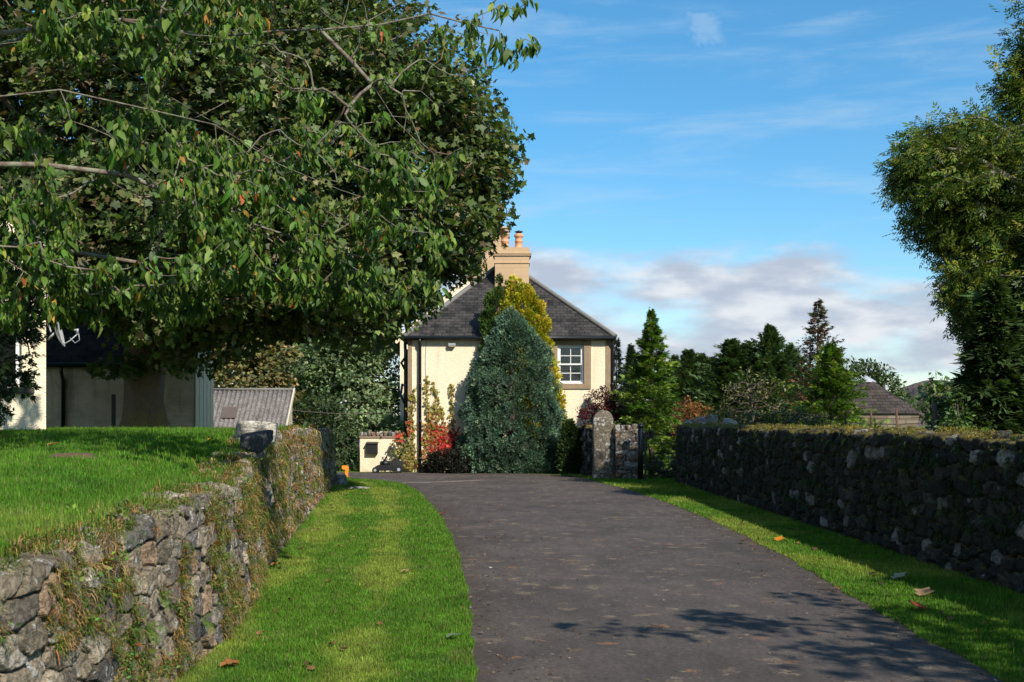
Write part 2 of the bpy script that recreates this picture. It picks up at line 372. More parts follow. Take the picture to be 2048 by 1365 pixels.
def grow(root, tips, seg=.5, lift=.15, mu=.35, extra=(), r_tip=.006, r_pow=.48, r_max=9, jit=.06):
    """root: polyline of the trunk; extra: list of (attach index, polyline); returns node positions, parents, radii"""
    pos = [np.array(p, float) for p in root]; par = [-1]+list(range(len(root)-1))
    for at, pl in extra:
        prev = at if at is not None else int(np.argmin([np.linalg.norm(p-np.array(pl[0])) for p in pos]))
        for q in pl: pos.append(np.array(q, float)); par.append(prev); prev = len(pos)-1
    ln = [0.0]*len(pos)
    for i in range(len(pos)):
        if par[i] >= 0: ln[i] = ln[par[i]]+np.linalg.norm(pos[i]-pos[par[i]])
    cap = len(pos)+len(tips)*14+10; A = np.zeros((cap, 3)); A[:len(pos)] = pos; Ln = np.zeros(cap); Ln[:len(ln)] = ln; n = len(pos); fixed = n
    P_ = list(par); tips = np.asarray(tips); order = np.argsort(np.linalg.norm(tips-A[min(len(root)-1, n-1)], axis=1)); tipn = []
    for t in order:
        T_ = tips[t]; d = np.linalg.norm(A[1:n]-T_, axis=1); k = int(np.argmin(d+mu*Ln[1:n]))+1; D = np.linalg.norm(T_-A[k])
        m = int(min(12, max(1, round(D/seg)))); a = A[k].copy(); ctl = (a+T_)/2+np.array([0, 0, lift*D])+R.normal(0, jit, 3)*D
        prev = k
        for s in range(1, m+1):
            u = s/m; q = (1-u)**2*a+2*u*(1-u)*ctl+u*u*T_+(R.normal(0, jit*.35, 3)*seg if s < m else 0)
            A[n] = q; Ln[n] = Ln[prev]+np.linalg.norm(q-A[prev]); P_.append(prev); prev = n; n += 1
        tipn.append(prev)
    A = A[:n]; par = np.array(P_); cnt = np.zeros(n)
    for i in tipn: cnt[i] += 1
    for i in range(n-1, 0, -1):
        if par[i] >= 0: cnt[par[i]] += cnt[i]
    r = np.minimum(r_tip*np.maximum(cnt, 1)**r_pow, r_max)
    return A, par, r, np.array(tipn)
def branchmesh(A, par, r, k=5, rmin=0.0, rsel=None):
    e = np.array([i for i in range(len(A)) if par[i] >= 0 and r[i] > rmin]); p = par[e]
    if rsel is not None: keep = rsel(e); e = e[keep]; p = p[keep]
    a, b = A[p], A[e]; d = unit(b-a); ra = np.minimum(r[p], r[e]*1.35); rb = r[e]
    h = np.where(np.abs(d[:, 2:3]) > .9, np.array([[1., 0, 0]]), np.array([[0, 0, 1.]])); u = unit(np.cross(d, h)); w = np.cross(d, u)
    t = np.arange(k)*2*math.pi/k; ct, st = np.cos(t)[None, :, None], np.sin(t)[None, :, None]
    ring = u[:, None]*ct+w[:, None]*st; b2 = b+d*rb[:, None]*.5
    V = np.concatenate([a[:, None]+ring*ra[:, None, None], b2[:, None]+ring*rb[:, None, None]], 1).reshape(-1, 3)
    base = (np.arange(len(e))*2*k)[:, None, None]; i = np.arange(k); j = (i+1) % k
    Fc = (np.stack([i, j, j+k, i+k], 1)[None]+base).reshape(-1, 4)
    return V, Fc
def lobes_px(L):     # (px, py, depth, radius px, [depth radius m])
    out = []
    for l in L:
        c = P(l[0], l[1], l[2]); rr = l[3]*l[2]/F; out.append((c, rr, l[4] if len(l) > 4 else rr))
    return out
def tips_in(lobes, dens, shell=.45):
    """twig tips spread in the outer part of each ellipsoid lobe; dens per square metre of its surface"""
    T_ = []
    for c, r, ry in lobes:
        n = max(3, int(dens*4*math.pi*r*ry)); d = rnd(n); rad = (1-shell*R.random((n, 1))**1.6)*(1+R.normal(0, .07, (n, 1)))
        T_.append(c+d*rad*np.array([r, ry, r]))
    return np.concatenate(T_)
def clump_leaves(tips, n, cr, size, mode, T, cols, w=None, jit=.25, up=.7, centre=None, flat=.7):
    k = len(tips); O = np.repeat(tips, n, 0)+ball(k*n)*np.array([cr, cr, cr*flat]); m = len(O)
    cen = tips.mean(0) if centre is None else np.asarray(centre)
    outw = unit(O-cen)
    if mode == 'droop': A = np.array([0, 0, -1.])*.85+rnd(m)*.5+outw*.25; Nn = outw*.6+rnd(m)*.7+np.array([0, -.3, .4])
    elif mode == 'flat': A = outw*.6+rnd(m)*.8+np.array([0, 0, -.15]); Nn = np.array([0, 0, 1.])*up+outw*.5+rnd(m)*.55
    else: A = outw*.8+rnd(m)*.6+np.array([0, 0, .25]); Nn = rnd(m)+outw*.4
    S = size*np.exp(R.normal(0, .22, m)); ccol = np.repeat(np.exp(R.normal(0, .13, (k, 1))), n, 0)
    return leafmesh(O, A, Nn, S, T, palette(m, cols, w, jit)*ccol)
def trunk_tube(pts, radii, k=24, flare=None, seed=0):
    pts = np.array(pts, float); n = len(pts); V = []; th = np.arange(k)*2*math.pi/k
    for i in range(n):
        r = radii[i]*(1+.10*np.sin(3*th+seed+pts[i, 2]*.4)+.08*np.sin(5*th+seed*2)+.12*(vnoise(np.cos(th)*3+5, np.sin(th)*3+5, pts[i, 2]*2, seed)-.5))
        if flare is not None: r = r*(1+flare[i]*np.maximum(0, np.sin(4*th+seed))**1.5)
        V.append(np.stack([pts[i, 0]+r*np.cos(th), pts[i, 1]+r*np.sin(th), np.full(k, pts[i, 2])], 1))
    V = np.concatenate(V); i = np.arange(k); j = (i+1) % k
    Fc = np.concatenate([np.stack([i+a*k, j+a*k, j+(a+1)*k, i+(a+1)*k], 1) for a in range(n-1)])
    return V, Fc

# ------------------------------------------------------------------ layout of drive, walls and lawn
def interp(tab, y): t = np.array(tab); return np.interp(y, t[:, 0], t[:, 1])
def smooth_tab(tab, y, w=1.2):
    return (interp(tab, y-w)+2*interp(tab, y-w/2)+3*interp(tab, y)+2*interp(tab, y+w/2)+interp(tab, y+w))/9
DL = [(-12,-.1),(5,-.2),(7.46,-.25),(10.97,-.43),(15.4,-.74),(20.8,-1.25),(28.4,-2.24),(32,-2.95),(34,-3.75),(35.6,-5.2),(36.4,-7.5)]
DR = [(-12,2.8),(5,3.02),(7.46,3.08),(10.4,3.16),(15,3.34),(20,3.36),(24,3.25),(30,2.85),(33.4,2.45),(36,2.15),(38.0,1.75),(38.9,.9)]
WL = [(-6,-2.15),(3,-2.1),(7.5,-2.11),(9.6,-2.17),(12.8,-2.68),(19.2,-3.4),(33.4,-4.93)]
HL = [(-6,.93),(5.0,.95),(7.5,1.0),(9,1.06),(10.9,1.08),(12,1.14),(12.7,1.26),(13.8,1.30),(14.6,1.44),(16.5,1.49),(33.4,1.43)]
WR = [(-6,4.9),(3,4.86),(11.3,4.82),(33.4,4.57)]
def lawn_z(y): return smooth_tab([(-8,.9),(3,.92),(5,.97),(8,1.14),(11,1.33),(14,1.465),(17,1.5),(24,1.485),(32,1.44),(36,1.0),(42,0.02),(60,-.4)], y, 1.5)
def lawn_h(x, y):
    d = smooth_tab(WL, y)-.42-x; e = np.minimum(lawn_z(y), interp(HL, y)-.0)
    b = sstep(d, -.1, 1.1)
    return e*(1-b)+lawn_z(y)*b+.03*(fbm(x*.8, y*.8, 0, 5, 3)-.5)*b

# ------------------------------------------------------------------ ground, drive, lawn
def f(g):
    n = g.noise(.35, 6, .6, 'Pos'); n2 = g.noise(14, 5, .65, 'Pos'); c = g.mix(g.ramp(n, .35, .65), (.06, .115, .012), (.11, .145, .02)); c = g.mix(.7, c, g.mix(n2, (.45, .45, .4), (1.4, 1.4, 1.3)), 'MULTIPLY')
    g.base(c); g.rough(.95); g.b.inputs['Specular IOR Level'].default_value = .1; g.bump(g.noise(45, 3, .6, 'Pos'), .6, .03)
M_TURF = mat('short_turf', f)
b = MB(); S_ = 3500; b.poly([(-S_, -600, 0), (S_, -600, 0), (S_, S_, 0), (-S_, S_, 0)]); o = b.build('ground', M_TURF); tag(o, kind='structure')
def f(g):
    fine = g.noise(160, 3, .7, 'Pos'); agg = g.noise(55, 3, .7, 'Pos'); big = g.noise(.5, 5, .6, 'Pos')
    c = g.mix(g.ramp(big, .3, .7), (.058, .047, .041), (.086, .071, .061)); c = g.mix(.8, c, g.mix(fine, (.3, .3, .3), (1.7, 1.7, 1.7)), 'MULTIPLY'); c = g.mix(.8, c, g.mix(g.ramp(g.noise(22, 5, .75, 'Pos'), .3, .7), (.62, .62, .62), (1.4, 1.38, 1.36)), 'MULTIPLY'); c = g.mix(.7, c, g.mix(g.ramp(g.noise(3.0, 5, .7, 'Pos', sc3=(1, .35, 1)), .35, .65), (.78, .77, .76), (1.2, 1.2, 1.2)), 'MULTIPLY')
    v = g.N.new('ShaderNodeTexVoronoi'); v.inputs['Scale'].default_value = 26; g.L.new(g.co('Pos'), v.inputs['Vector'])
    sp = g.N.new('ShaderNodeSeparateColor'); g.L.new(v.outputs['Color'], sp.inputs[0])
    grit = g.m('MULTIPLY', g.ramp(v.outputs['Distance'], .22, .10), g.ramp(sp.outputs[0], .80, .9)); c = g.mix(g.m('MULTIPLY', grit, .35), c, (.30, .27, .24))
    # prints of fallen leaves: separate blots a hand wide with ragged edges
    def blots(scale, thr, amt, c, col, r0=.30, off=0.0):
        mp = g.N.new('ShaderNodeMapping'); mp.inputs['Location'].default_value = (off, off, 0); g.L.new(g.co('Pos'), mp.inputs[0])
        wn = g.N.new('ShaderNodeTexNoise'); wn.inputs['Scale'].default_value = 16; wn.inputs['Detail'].default_value = 5; g.L.new(mp.outputs[0], wn.inputs['Vector'])
        va = g.N.new('ShaderNodeVectorMath'); va.operation = 'MULTIPLY_ADD'; g.L.new(wn.outputs['Color'], va.inputs[0]); va.inputs[1].default_value = (.30, .30, 0); g.L.new(mp.outputs[0], va.inputs[2])
        w = g.N.new('ShaderNodeTexVoronoi'); w.voronoi_dimensions = '2D'; w.inputs['Scale'].default_value = scale; g.L.new(va.outputs[0], w.inputs['Vector'])
        s2 = g.N.new('ShaderNodeSeparateColor'); g.L.new(w.outputs['Color'], s2.inputs[0])
        rad = g.m('MULTIPLY', g.m('ADD', .35, s2.outputs[1]), r0); mk = g.ramp(g.m('SUBTRACT', rad, w.outputs['Distance']), -.04, .06)
        mk = g.m('MULTIPLY', mk, g.ramp(s2.outputs[0], thr, thr+.04)); mk = g.m('MULTIPLY', mk, g.m('MULTIPLY', g.ramp(g.noise(40, 4, .7, 'Pos'), .34, .55), g.ramp(g.noise(.55, 3, .6, 'Pos'), .30, .52)))
        return g.mix(g.m('MULTIPLY', mk, amt), c, col)
    c = blots(3.1, .80, .62, c, (.21, .16, .10), .23); c = blots(5.2, .86, .75, c, (.21, .165, .105), .26, 7.3); c = blots(4.3, .93, .8, c, (.24, .12, .055), .25, 3.1); c = blots(1.9, .92, .6, c, (.22, .155, .09), .16, 5.1); c = blots(9.0, .90, .7, c, (.26, .21, .15), .22, 11.7)
    # pale gravel washed across the far bend
    sx = g.N.new('ShaderNodeSeparateXYZ'); g.L.new(g.co('Pos'), sx.inputs[0])
    ln = g.m('ADD', sx.outputs[1], g.m('MULTIPLY_ADD', sx.outputs[0], -.75, g.m('MULTIPLY', g.noise(1.2, 3, .5, 'Pos'), 1.2)))
    band = g.m('SUBTRACT', 1.0, g.m('MULTIPLY', g.m('ABSOLUTE', g.m('SUBTRACT', ln, 35.8)), 2.2), clamp=True); band = g.m('MULTIPLY', band, g.m('MULTIPLY', g.ramp(sx.outputs[0], -.4, -1.2), g.ramp(agg, .35, .6)))
    c = g.mix(g.m('MULTIPLY', band, .8), c, (.33, .27, .23))
    a = g.N.new('ShaderNodeAttribute'); a.attribute_name = 'edge'; c = g.mix(g.m('MULTIPLY', g.m('MULTIPLY', a.outputs['Fac'], .75), g.ramp(g.noise(6, 5, .65, 'Pos'), .35, .6)), c, (.055, .038, .020))
    g.base(c); g.rough(g.m('MULTIPLY_ADD', agg, .2, .72)); g.b.inputs['Specular IOR Level'].default_value = .3; g.bump(g.m('ADD', fine, g.m('MULTIPLY', agg, .8)), .5, .012)
M_TAR = mat('worn_tarmac', f)
ys = np.linspace(-12, 38.9, 420); nx = 24; V = []
for y in ys:
    xl = float(smooth_tab(DL, y, .8)) if y < 36.4 else -9.0
    xr = float(smooth_tab(DR, y, .8)); t = np.linspace(0, 1, nx)
    if y > 34: xl = float(interp([(34, smooth_tab(DL, 34., .8)), (35.6, -5.4), (36.4, -7.5), (36.8, -12), (38.9, -14)], y))
    jl = .05*(vnoise(y*3, 1)-.5)+.03*(vnoise(y*11, 4)-.5); jr = .05*(vnoise(y*3, 9)-.5)
    V.append(np.stack([xl+jl+(xr+jr-xl-jl)*t, np.full(nx, y), np.full(nx, .004)], 1))
V = np.concatenate(V); q = np.arange(len(ys)-1)[:, None]*nx+np.arange(nx-1)[None]; Fq = np.stack([q, q+1, q+nx+1, q+nx], -1).reshape(-1, 4)
me = npmesh('drive', V, Fq); a = me.attributes.new('edge', 'FLOAT', 'POINT'); t = np.tile(np.linspace(0, 1, nx), len(ys)); a.data.foreach_set('value', (np.clip(1-np.minimum(t, 1-t)/.09, 0, 1)).astype(np.float32))
# yard in front of the house joins the drive on its left
tag(link('drive', me, M_TAR), kind='structure')
b = MB(); b.poly([(-14, 38.9, .004), (.9, 38.9, .004), (-.2, 39.6, .004), (-2.6, 40.1, .004), (-14, 40.6, .004)]); tag(b.build('yard', M_TAR), kind='structure')

# raised lawn behind the left wall
xs = np.concatenate([np.linspace(0, 2.2, 18), np.linspace(2.6, 28, 30)]); ys = np.linspace(-6, 46, 200)
X = np.zeros((len(ys), len(xs))); Yg = np.repeat(ys[:, None], len(xs), 1)
for i, y in enumerate(ys): X[i] = float(smooth_tab(WL, min(y, 33.4)))-.30-xs-max(0, y-33.0)*1.2
Z = lawn_h(X, Yg); Z[:, 0] -= .25
V = np.stack([X, Yg, Z], -1).reshape(-1, 3); n_ = len(xs); q = np.arange(len(ys)-1)[:, None]*n_+np.arange(n_-1)[None]
tag(link('lawn_bank', npmesh('lawn_bank', V, np.stack([q, q+n_, q+n_+1, q+1], -1).reshape(-1, 4), smooth=True), M_TURF), kind='structure')

# ------------------------------------------------------------------ grass blades
def blades(name, pts, hgt, wid, col, label, lean=.5):
    n = len(pts); az = R.random(n)*6.283; d = np.stack([np.cos(az), np.sin(az), np.zeros(n)], 1); ln = np.stack([np.cos(az+1.57+R.normal(0, .6, n)), np.sin(az+1.57+R.normal(0, .6, n)), np.zeros(n)], 1)
    h = (hgt*np.exp(R.normal(0, .3, n))*(.75+.6*fbm(pts[:, 0]*5, pts[:, 1]*4, 0, 29, 3)))[:, None]; w = (wid*np.ones(n))[:, None]; le = R.random((n, 1))*lean
    tip = pts+np.array([0, 0, 1])*h*(1-.3*le)+ln*h*le; V = np.stack([pts-d*w/2, pts+d*w/2, tip], 1).reshape(-1, 3)
    o = link(name, npmesh(name, V, np.arange(3*n).reshape(-1, 3), np.repeat(col, 3, 0)), M_GRASS)
    return tag(o, label, 'grass', kind='stuff')
def sample_y(n, y0, y1, p=1.6):     # density falls with distance
    u = R.random(n); a = 1-p; return (y0**a+u*(y1**a-y0**a))**(1/a)
def grass_cols(x, y, stripe=None):
    n = fbm(x*.7, y*.45, 0, 3, 4); n2 = fbm(x*3, y*3, 0, 9, 3); g0 = np.array([.088, .195, .018]); g1 = np.array([.20, .265, .04]); st = np.array([.27, .21, .09])
    t = sstep(n+ (0 if stripe is None else stripe*.16), .42, .62)[:, None]; c = g0*(1-t)+g1*t; d = (sstep(n2, .56, .72)*sstep(n, .40, .6))[:, None]; c = c*(1-.35*d)+st*.35*d
    m = len(x); k = (R.random((m, 1)) < .07); c = np.where(k, st*.8, c)
    k3 = fbm(x*7, y*5, 0, 19, 3)-.45; dk = sstep(fbm(x*1.9+4, y*1.5, 0, 23, 3), .54, .66)[:, None]; c = c*(1+.8*k3[:, None])*(1-.13*dk)*np.where(dk > .5, np.array([.93, 1, 1.1]), 1.0)
    return c*np.exp(R.normal(0, .26, (m, 1)))
n = 330000; y = sample_y(n, 6.2, 36.0); xl, xr = smooth_tab(WL, np.minimum(y, 33.4))+.02, smooth_tab(DL, y, .8)+.02+.10*(fbm(y*3.1, y*0+2, 0, 6, 4)-.42); u = R.random(n); x = xl+(xr-xl)*u
keep = (y < 33.6) | (x > -4.9); x, y, xr = x[keep], y[keep], xr[keep]; e = xr-x; stripe = np.cos(e*2*math.pi/1.05+1.2)-(e < .25)*1.5
c = grass_cols(x, y, stripe); blades('verge_grass', np.stack([x, y, np.zeros(len(x))], 1), .021+.014*sstep(-e, -.22, -.0)+.0005*y, .0035+.0007*y, c, 'sunlit striped mown grass between the left stone wall and the drive')
n = 200000; y = sample_y(n, 7.0, 38.2); xl, xr = smooth_tab(DR, y, .8)-.02-.10*(fbm(y*3.1, y*0+8, 0, 6, 4)-.42), np.where(y < 33.4, smooth_tab(WR, y), 5.2); x = xl+(xr-xl)*R.random(n)
c = grass_cols(x, y); blades('roadside_grass', np.stack([x, y, np.zeros(n)], 1), .024+.0006*y, .0035+.0007*y, c, 'narrow strip of mown grass along the foot of the dark right wall')
n = 420000; y = sample_y(n, 4.6, 30.0, 1.9); w_ = y*.44+.8; x = smooth_tab(WL, y)-.28-R.random(n)**1.15*np.maximum(w_-2.2, 1.3); k = x > -(y*.44+.6); x, y = x[k], y[k]
c = grass_cols(x, y)*np.array([.92, 1.0, .9]); e = smooth_tab(WL, y)-.28-x
blades('lawn_grass', np.stack([x, y, lawn_h(x, y)-.004], 1), .030+.05*sstep(-e, -.5, 0)*R.random(len(x))+.0008*y, .0035+.0009*y, c, 'bright raised lawn behind the left stone wall')

# ------------------------------------------------------------------ rubble walls as displaced sheets
def rubble(name, path, H, T_, cu, cv, y0, y1, res, pal, m, amp=.06, batter=.04, side=1, base_z=-.03, top_amp=.05, weights=None, seed=0, parent=None, jw=.2, cope=0.0, dark=1.0, flat=None):
    """side=+1: the shown face looks towards +X; path gives x(y). The sheet runs up the face, over the top and down the back."""
    ylist = [y0]
    while ylist[-1] < y1: ylist.append(ylist[-1]+res*max(1.0, ylist[-1]/9.0)*.75)
    ys = np.array(ylist); px_ = path(ys); dx = np.gradient(px_, ys); tn = np.sqrt(1+dx*dx); nrm = np.stack([1/tn, -dx/tn], 1)*side
    Hs = H(ys); nv = int(1.6/res/1.25); nt = max(6, int(T_/res/1.25)); nb = 8
    arc = np.concatenate([[0], np.cumsum(np.hypot(np.diff(ys), np.diff(px_)))])
    rows = []; 
    V = []; UV = []; NM = []
    for i, yv in enumerate(ys):
        h = Hs[i]+top_amp*(vnoise(arc[i]/cu*1.1, 3.3, 0, seed)-.5)*2
        t = np.linspace(0, 1, nv); z = base_z+(h-base_z)*t; off = -batter*z
        f_ = np.stack([px_[i]+nrm[i, 0]*off, yv+nrm[i, 1]*off, z], 1); nf = np.tile([nrm[i, 0], nrm[i, 1], .05], (nv, 1))
        s = np.linspace(0, 1, nt+1)[1:]; off2 = -batter*h-T_*s; crown = cope*np.sin(np.pi*s)
        g_ = np.stack([px_[i]+nrm[i, 0]*off2, yv+nrm[i, 1]*off2, np.full(nt, h)+crown], 1); ng = np.tile([0, 0, 1.], (nt, 1))
        z3 = np.linspace(h, base_z, nb+1)[1:]; bk = np.stack([np.full(nb, px_[i]-nrm[i, 0]*(batter*h+T_)), np.full(nb, yv-nrm[i, 1]*(batter*h+T_)), z3], 1); nbk = np.tile([-nrm[i, 0], -nrm[i, 1], 0], (nb, 1))
        k = min(4, nv-1); w = np.linspace(0, .5, k)[:, None]; nf[-k:] = nf[-k:]*(1-w)+np.array([0, 0, 1.])*w; k2 = min(3, nt); w = np.linspace(.5, 0, k2+1)[1:, None]*1; ng[:k2] = ng[:k2]*(1-w)+np.array([nrm[i, 0], nrm[i, 1], 0])*w
        V.append(np.concatenate([f_, g_, bk])); NM.append(np.concatenate([nf, ng, nbk]))
        UV.append(np.stack([np.full(nv+nt+nb, arc[i]), np.concatenate([z, h+T_*s, h+T_+(h-z3)])], 1))
    V = np.array(V); NM = unit(np.array(NM)); UV = np.array(UV); sh = V.shape[:2]; U, W = UV[..., 0].copy(), UV[..., 1].copy()
    U += .5*cu*(fbm(U/cu*.9, W/cv*.9, 0, seed+20, 2)-.5)*2; W += .45*cv*(fbm(U/cu*.9+9, W/cv*.9, 0, seed+30, 2)-.5)*2
    a, bb = U/cu, W/cv; row = np.floor(bb); best = np.full(sh, 9.0); sec = np.full(sh, 9.0); idu = np.zeros(sh); idv = np.zeros(sh); ctr = np.zeros(sh+(2,))
    for dv in (-1, 0, 1):
        rr = row+dv; shift = hsh(rr, rr*0+7, rr*0, seed)*1.0; col_ = np.floor(a-shift)
        for du in (-1, 0, 1):
            cc = col_+du; jx = .5+.62*(hsh(cc, rr, 1, seed)-.5); jy = .5+.55*(hsh(cc, rr, 2, seed)-.5); X0 = cc+shift+jx; Y0 = rr+jy
            d = np.hypot(a-X0, (bb-Y0))*(.8+.5*hsh(cc, rr, 3, seed)); new = d < best
            sec = np.where(new, best, np.minimum(sec, d)); best = np.where(new, d, best); idu = np.where(new, cc, idu); idv = np.where(new, rr, idv)
            ctr[..., 0] = np.where(new, a-X0, ctr[..., 0]); ctr[..., 1] = np.where(new, bb-Y0, ctr[..., 1])
    ed = sec-best; plate = sstep(ed, .0, jw); r1 = hsh(idu, idv, 5, seed); r2 = hsh(idu, idv, 6, seed)-.5; r3 = hsh(idu, idv, 8, seed)-.5
    rough_ = (fbm(UV[..., 0]*22, UV[..., 1]*22, 0, seed+40, 3)-.5)
    chip = np.abs(fbm(UV[..., 0]*5+r1*19, UV[..., 1]*9+r1*7, 0, seed+50, 4)-.45)*2.2+.5*np.abs(fbm(UV[..., 0]*14+r1*9, UV[..., 1]*14, 0, seed+60, 3)-.45)
    disp = amp*(plate*(.7+.75*r1)-.45)+plate*amp*(.8*r2*ctr[..., 0]+.8*r3*ctr[..., 1])+amp*.30*rough_+plate*amp*.6*chip
    Vd = V+NM*disp[..., None]; pal = np.array(pal); k = np.searchsorted(np.cumsum(weights), hsh(idu, idv, 11, seed)*.9999) if weights is not None else (hsh(idu, idv, 11, seed)*len(pal)).astype(int)
    colr = pal[np.minimum(k, len(pal)-1)]*(np.exp(.5*(hsh(idu, idv, 12, seed)-.5)))[..., None]*dark
    m_, n2 = sh; q = np.arange(m_-1)[:, None]*n2+np.arange(n2-1)[None]; Fq = np.stack([q, q+n2, q+n2+1, q+1], -1).reshape(-1, 4)
    if side < 0: Fq = Fq[:, ::-1]
    faces = [Fq]
    # close both ends
    cap0 = np.arange(n2)[None]; capn = (np.arange(n2)+(m_-1)*n2)[None]; faces += [cap0 if side > 0 else cap0[:, ::-1], capn[:, ::-1] if side > 0 else capn]
    me = npmesh(name, Vd.reshape(-1, 3), faces, colr.reshape(-1, 3), smooth=True)
    at = me.attributes.new('joint', 'FLOAT', 'POINT'); at.data.foreach_set('value', (1-sstep(ed, .0, jw*.6)).astype(np.float32).ravel())
    o = link(name, me, m, parent); return o, Vd, NM, ed
PAL_L = [(.31,.255,.19),(.24,.205,.17),(.42,.355,.27),(.15,.14,.135),(.38,.265,.175),(.32,.285,.235),(.64,.58,.50)]
wl, wl_V, wl_N, wl_E = rubble('stone_retaining_wall', lambda y: smooth_tab(WL, y), lambda y: interp(HL, y), .42, .25, .145, 2.6, 33.4, .0115, PAL_L, M_STONE_L, amp=.042, batter=.07, side=1, top_amp=.045, weights=[.24,.2,.18,.12,.12,.1,.04], seed=3, jw=.12)
tag(wl, 'rough mossy retaining wall of grey and tan rubble holding up the lawn', 'wall')
PAL_SHADE = [(.036,.034,.028),(.055,.051,.042),(.028,.026,.022),(.085,.08,.068),(.30,.29,.27)]  # stone tones darkened to deepen the shade on these wall faces
wr, wr_V, wr_N, wr_E = rubble('field_wall', lambda y: smooth_tab(WR, y), lambda y: interp([(-6,1.36),(11,1.41),(20,1.46),(33.4,1.51)], y), .55, .27, .165, 6.0, 33.4, .016, PAL_SHADE, M_STONE_R, amp=.06, batter=.04, side=-1, top_amp=.04, weights=[.36,.26,.2,.12,.06], seed=8, jw=.16, cope=.05)
tag(wr, 'long dark shaded fieldstone wall with yellow moss along its top', 'wall')

# --- plants rooted in the left wall
def tufts(name, base, nrm, n, L_, cols, w, label, mm=M_GRASS, sag=.9, wid=.0045, parent=None):
    k = len(base); B = np.repeat(base, n, 0)+R.normal(0, .018, (k*n, 3)); N_ = np.repeat(nrm, n, 0); m = len(B); up = np.array([0, 0, 1.])
    d = unit(N_*.8+up*.5+rnd(m)*.75); ll = (np.repeat(L_*np.exp(R.normal(0, .35, k)), n)*np.exp(R.normal(0, .3, m)))[:, None]; side = unit(np.cross(d, up+rnd(m)*.4)); ww = wid*(1+np.repeat(B.reshape(k, n, 3)[:, 0, 1]*.08, n))[:, None]
    p1 = B+d*ll*.5; p2 = B+d*ll*.85-up*ll*.35*sag; p3 = B+d*ll*.95-up*ll*.95*sag
    V = np.stack([B-side*ww, B+side*ww, p1-side*ww, p1+side*ww, p2-side*ww*.7, p2+side*ww*.7, p3], 1).reshape(-1, 3); b0 = (np.arange(m)*7)[:, None]
    Fq = np.concatenate([b0+np.array([0, 1, 3, 2]), b0+np.array([2, 3, 5, 4])]); Ft = b0+np.array([4, 5, 6])
    cc = np.repeat(palette(k, cols, w, .2), n, 0)*np.exp(R.normal(0, .2, (m, 1))); o = link(name, npmesh(name, V, [Fq, Ft], np.repeat(cc, 7, 0)), mm, parent); return tag(o, label, 'wall plants', kind='stuff')
def pick(Vd, NM, ed, n, ylim, zlim, jpref=True, vr=None, pw=1.2):
    s = Vd.shape; i = R.integers(0, s[0], n*14); hi = s[1]-8; j = R.integers(4, hi if vr is None else vr, n*14); Pn, Nn, e = Vd[i, j], NM[i, j], ed[i, j]
    k = (Pn[:, 1] > ylim[0]) & (Pn[:, 1] < ylim[1]) & (Pn[:, 2] > zlim[0]) & (Pn[:, 2] < zlim[1])
    if jpref: k &= e < .22
    k &= fbm(Pn[:, 1]*1.7, Pn[:, 2]*2.6, 0, 77, 3) > .395
    return Pn[k][:n], Nn[k][:n]
G_ = [(.075,.13,.018),(.14,.17,.03),(.30,.20,.07),(.42,.29,.13),(.24,.11,.04)]
b1, n1 = pick(wl_V, wl_N, wl_E, 5600, (3.0, 17), (.02, 2)); tufts('wall_grass', b1, n1, 12, .040, G_, [.24,.25,.23,.16,.12], 'green and straw coloured grass tufts growing from joints of the left wall', wid=.0014)
b1, n1 = pick(wl_V, wl_N, wl_E, 760, (13, 33), (.1, 2)); tufts('dry_wall_grass', b1, n1, 9, .075, G_, [.28,.25,.2,.14,.13], 'tan and green grass hanging over the far end of the left wall', sag=1.0, wid=.0026)
# fringe along the lip of the lawn
n = 3800; y = sample_y(n, 4.2, 32, 1.4); x = smooth_tab(WL, y)-.07*interp(HL, y)-.36+.34*R.random(n)**2.2*1.0; z = interp(HL, y)+.02; kk = fbm(y*2.2, x*3, 0, 55, 3) > .40; x, y, z = x[kk], y[kk], z[kk]; n = len(x)
tufts('lip_grass', np.stack([x, y, z], 1), np.tile([.8, -.2, .5], (n, 1)), 14, .050, G_, [.55,.28,.10,.05,.02], 'longer unmown grass fringe along the top of the left wall', wid=.0016)
def herbs(name, base, nrm, n, cr, size, cols, w, label, T=T_LEAF, cat='wall plants', mm=M_LEAF):
    k = len(base); O = np.repeat(base+nrm*cr*.5, n, 0)+ball(k*n)*cr; m = len(O); N_ = np.repeat(nrm, n, 0)
    V, Fc, c = leafmesh(O, unit(N_+rnd(m)*.9), N_*.6+np.array([0, 0, .6])+rnd(m)*.6, size*np.exp(R.normal(0, .3, m)), T, np.repeat(palette(k, cols, w, .2), n, 0)*np.exp(R.normal(0, .2, (m, 1))))
    return tag(link(name, npmesh(name, V, Fc, c), mm), label, cat, kind='stuff')
b1, n1 = pick(wl_V, wl_N, wl_E, 1200, (3.0, 20), (.05, 1.6)); herbs('wall_herbs', b1, n1, 9, .045, .024, [(.06,.14,.02),(.13,.17,.03),(.20,.07,.02),(.10,.10,.03)], [.5,.28,.08,.14], 'small leafy herbs and mosses rooted in the left wall')
b1, n1 = pick(wl_V, wl_N, wl_E, 170, (17, 31), (.1, 1.45)); herbs('rusty_creeper', b1, n1, 12, .09, .035, [(.26,.11,.03),(.18,.12,.03),(.10,.11,.03)], [.4,.3,.3], 'rusty brown creeper trailing down the far left wall')
n = 2600; y = sample_y(n, 7, 33.2, 1.3); x = smooth_tab(WR, y)+.04*1.5+R.random(n)*.5; z = interp([(-6,1.36),(11,1.41),(20,1.46),(33.4,1.51)], y)+.03+.05*np.sin(np.pi*np.clip((x-smooth_tab(WR, y)-.06)/.55, 0, 1))
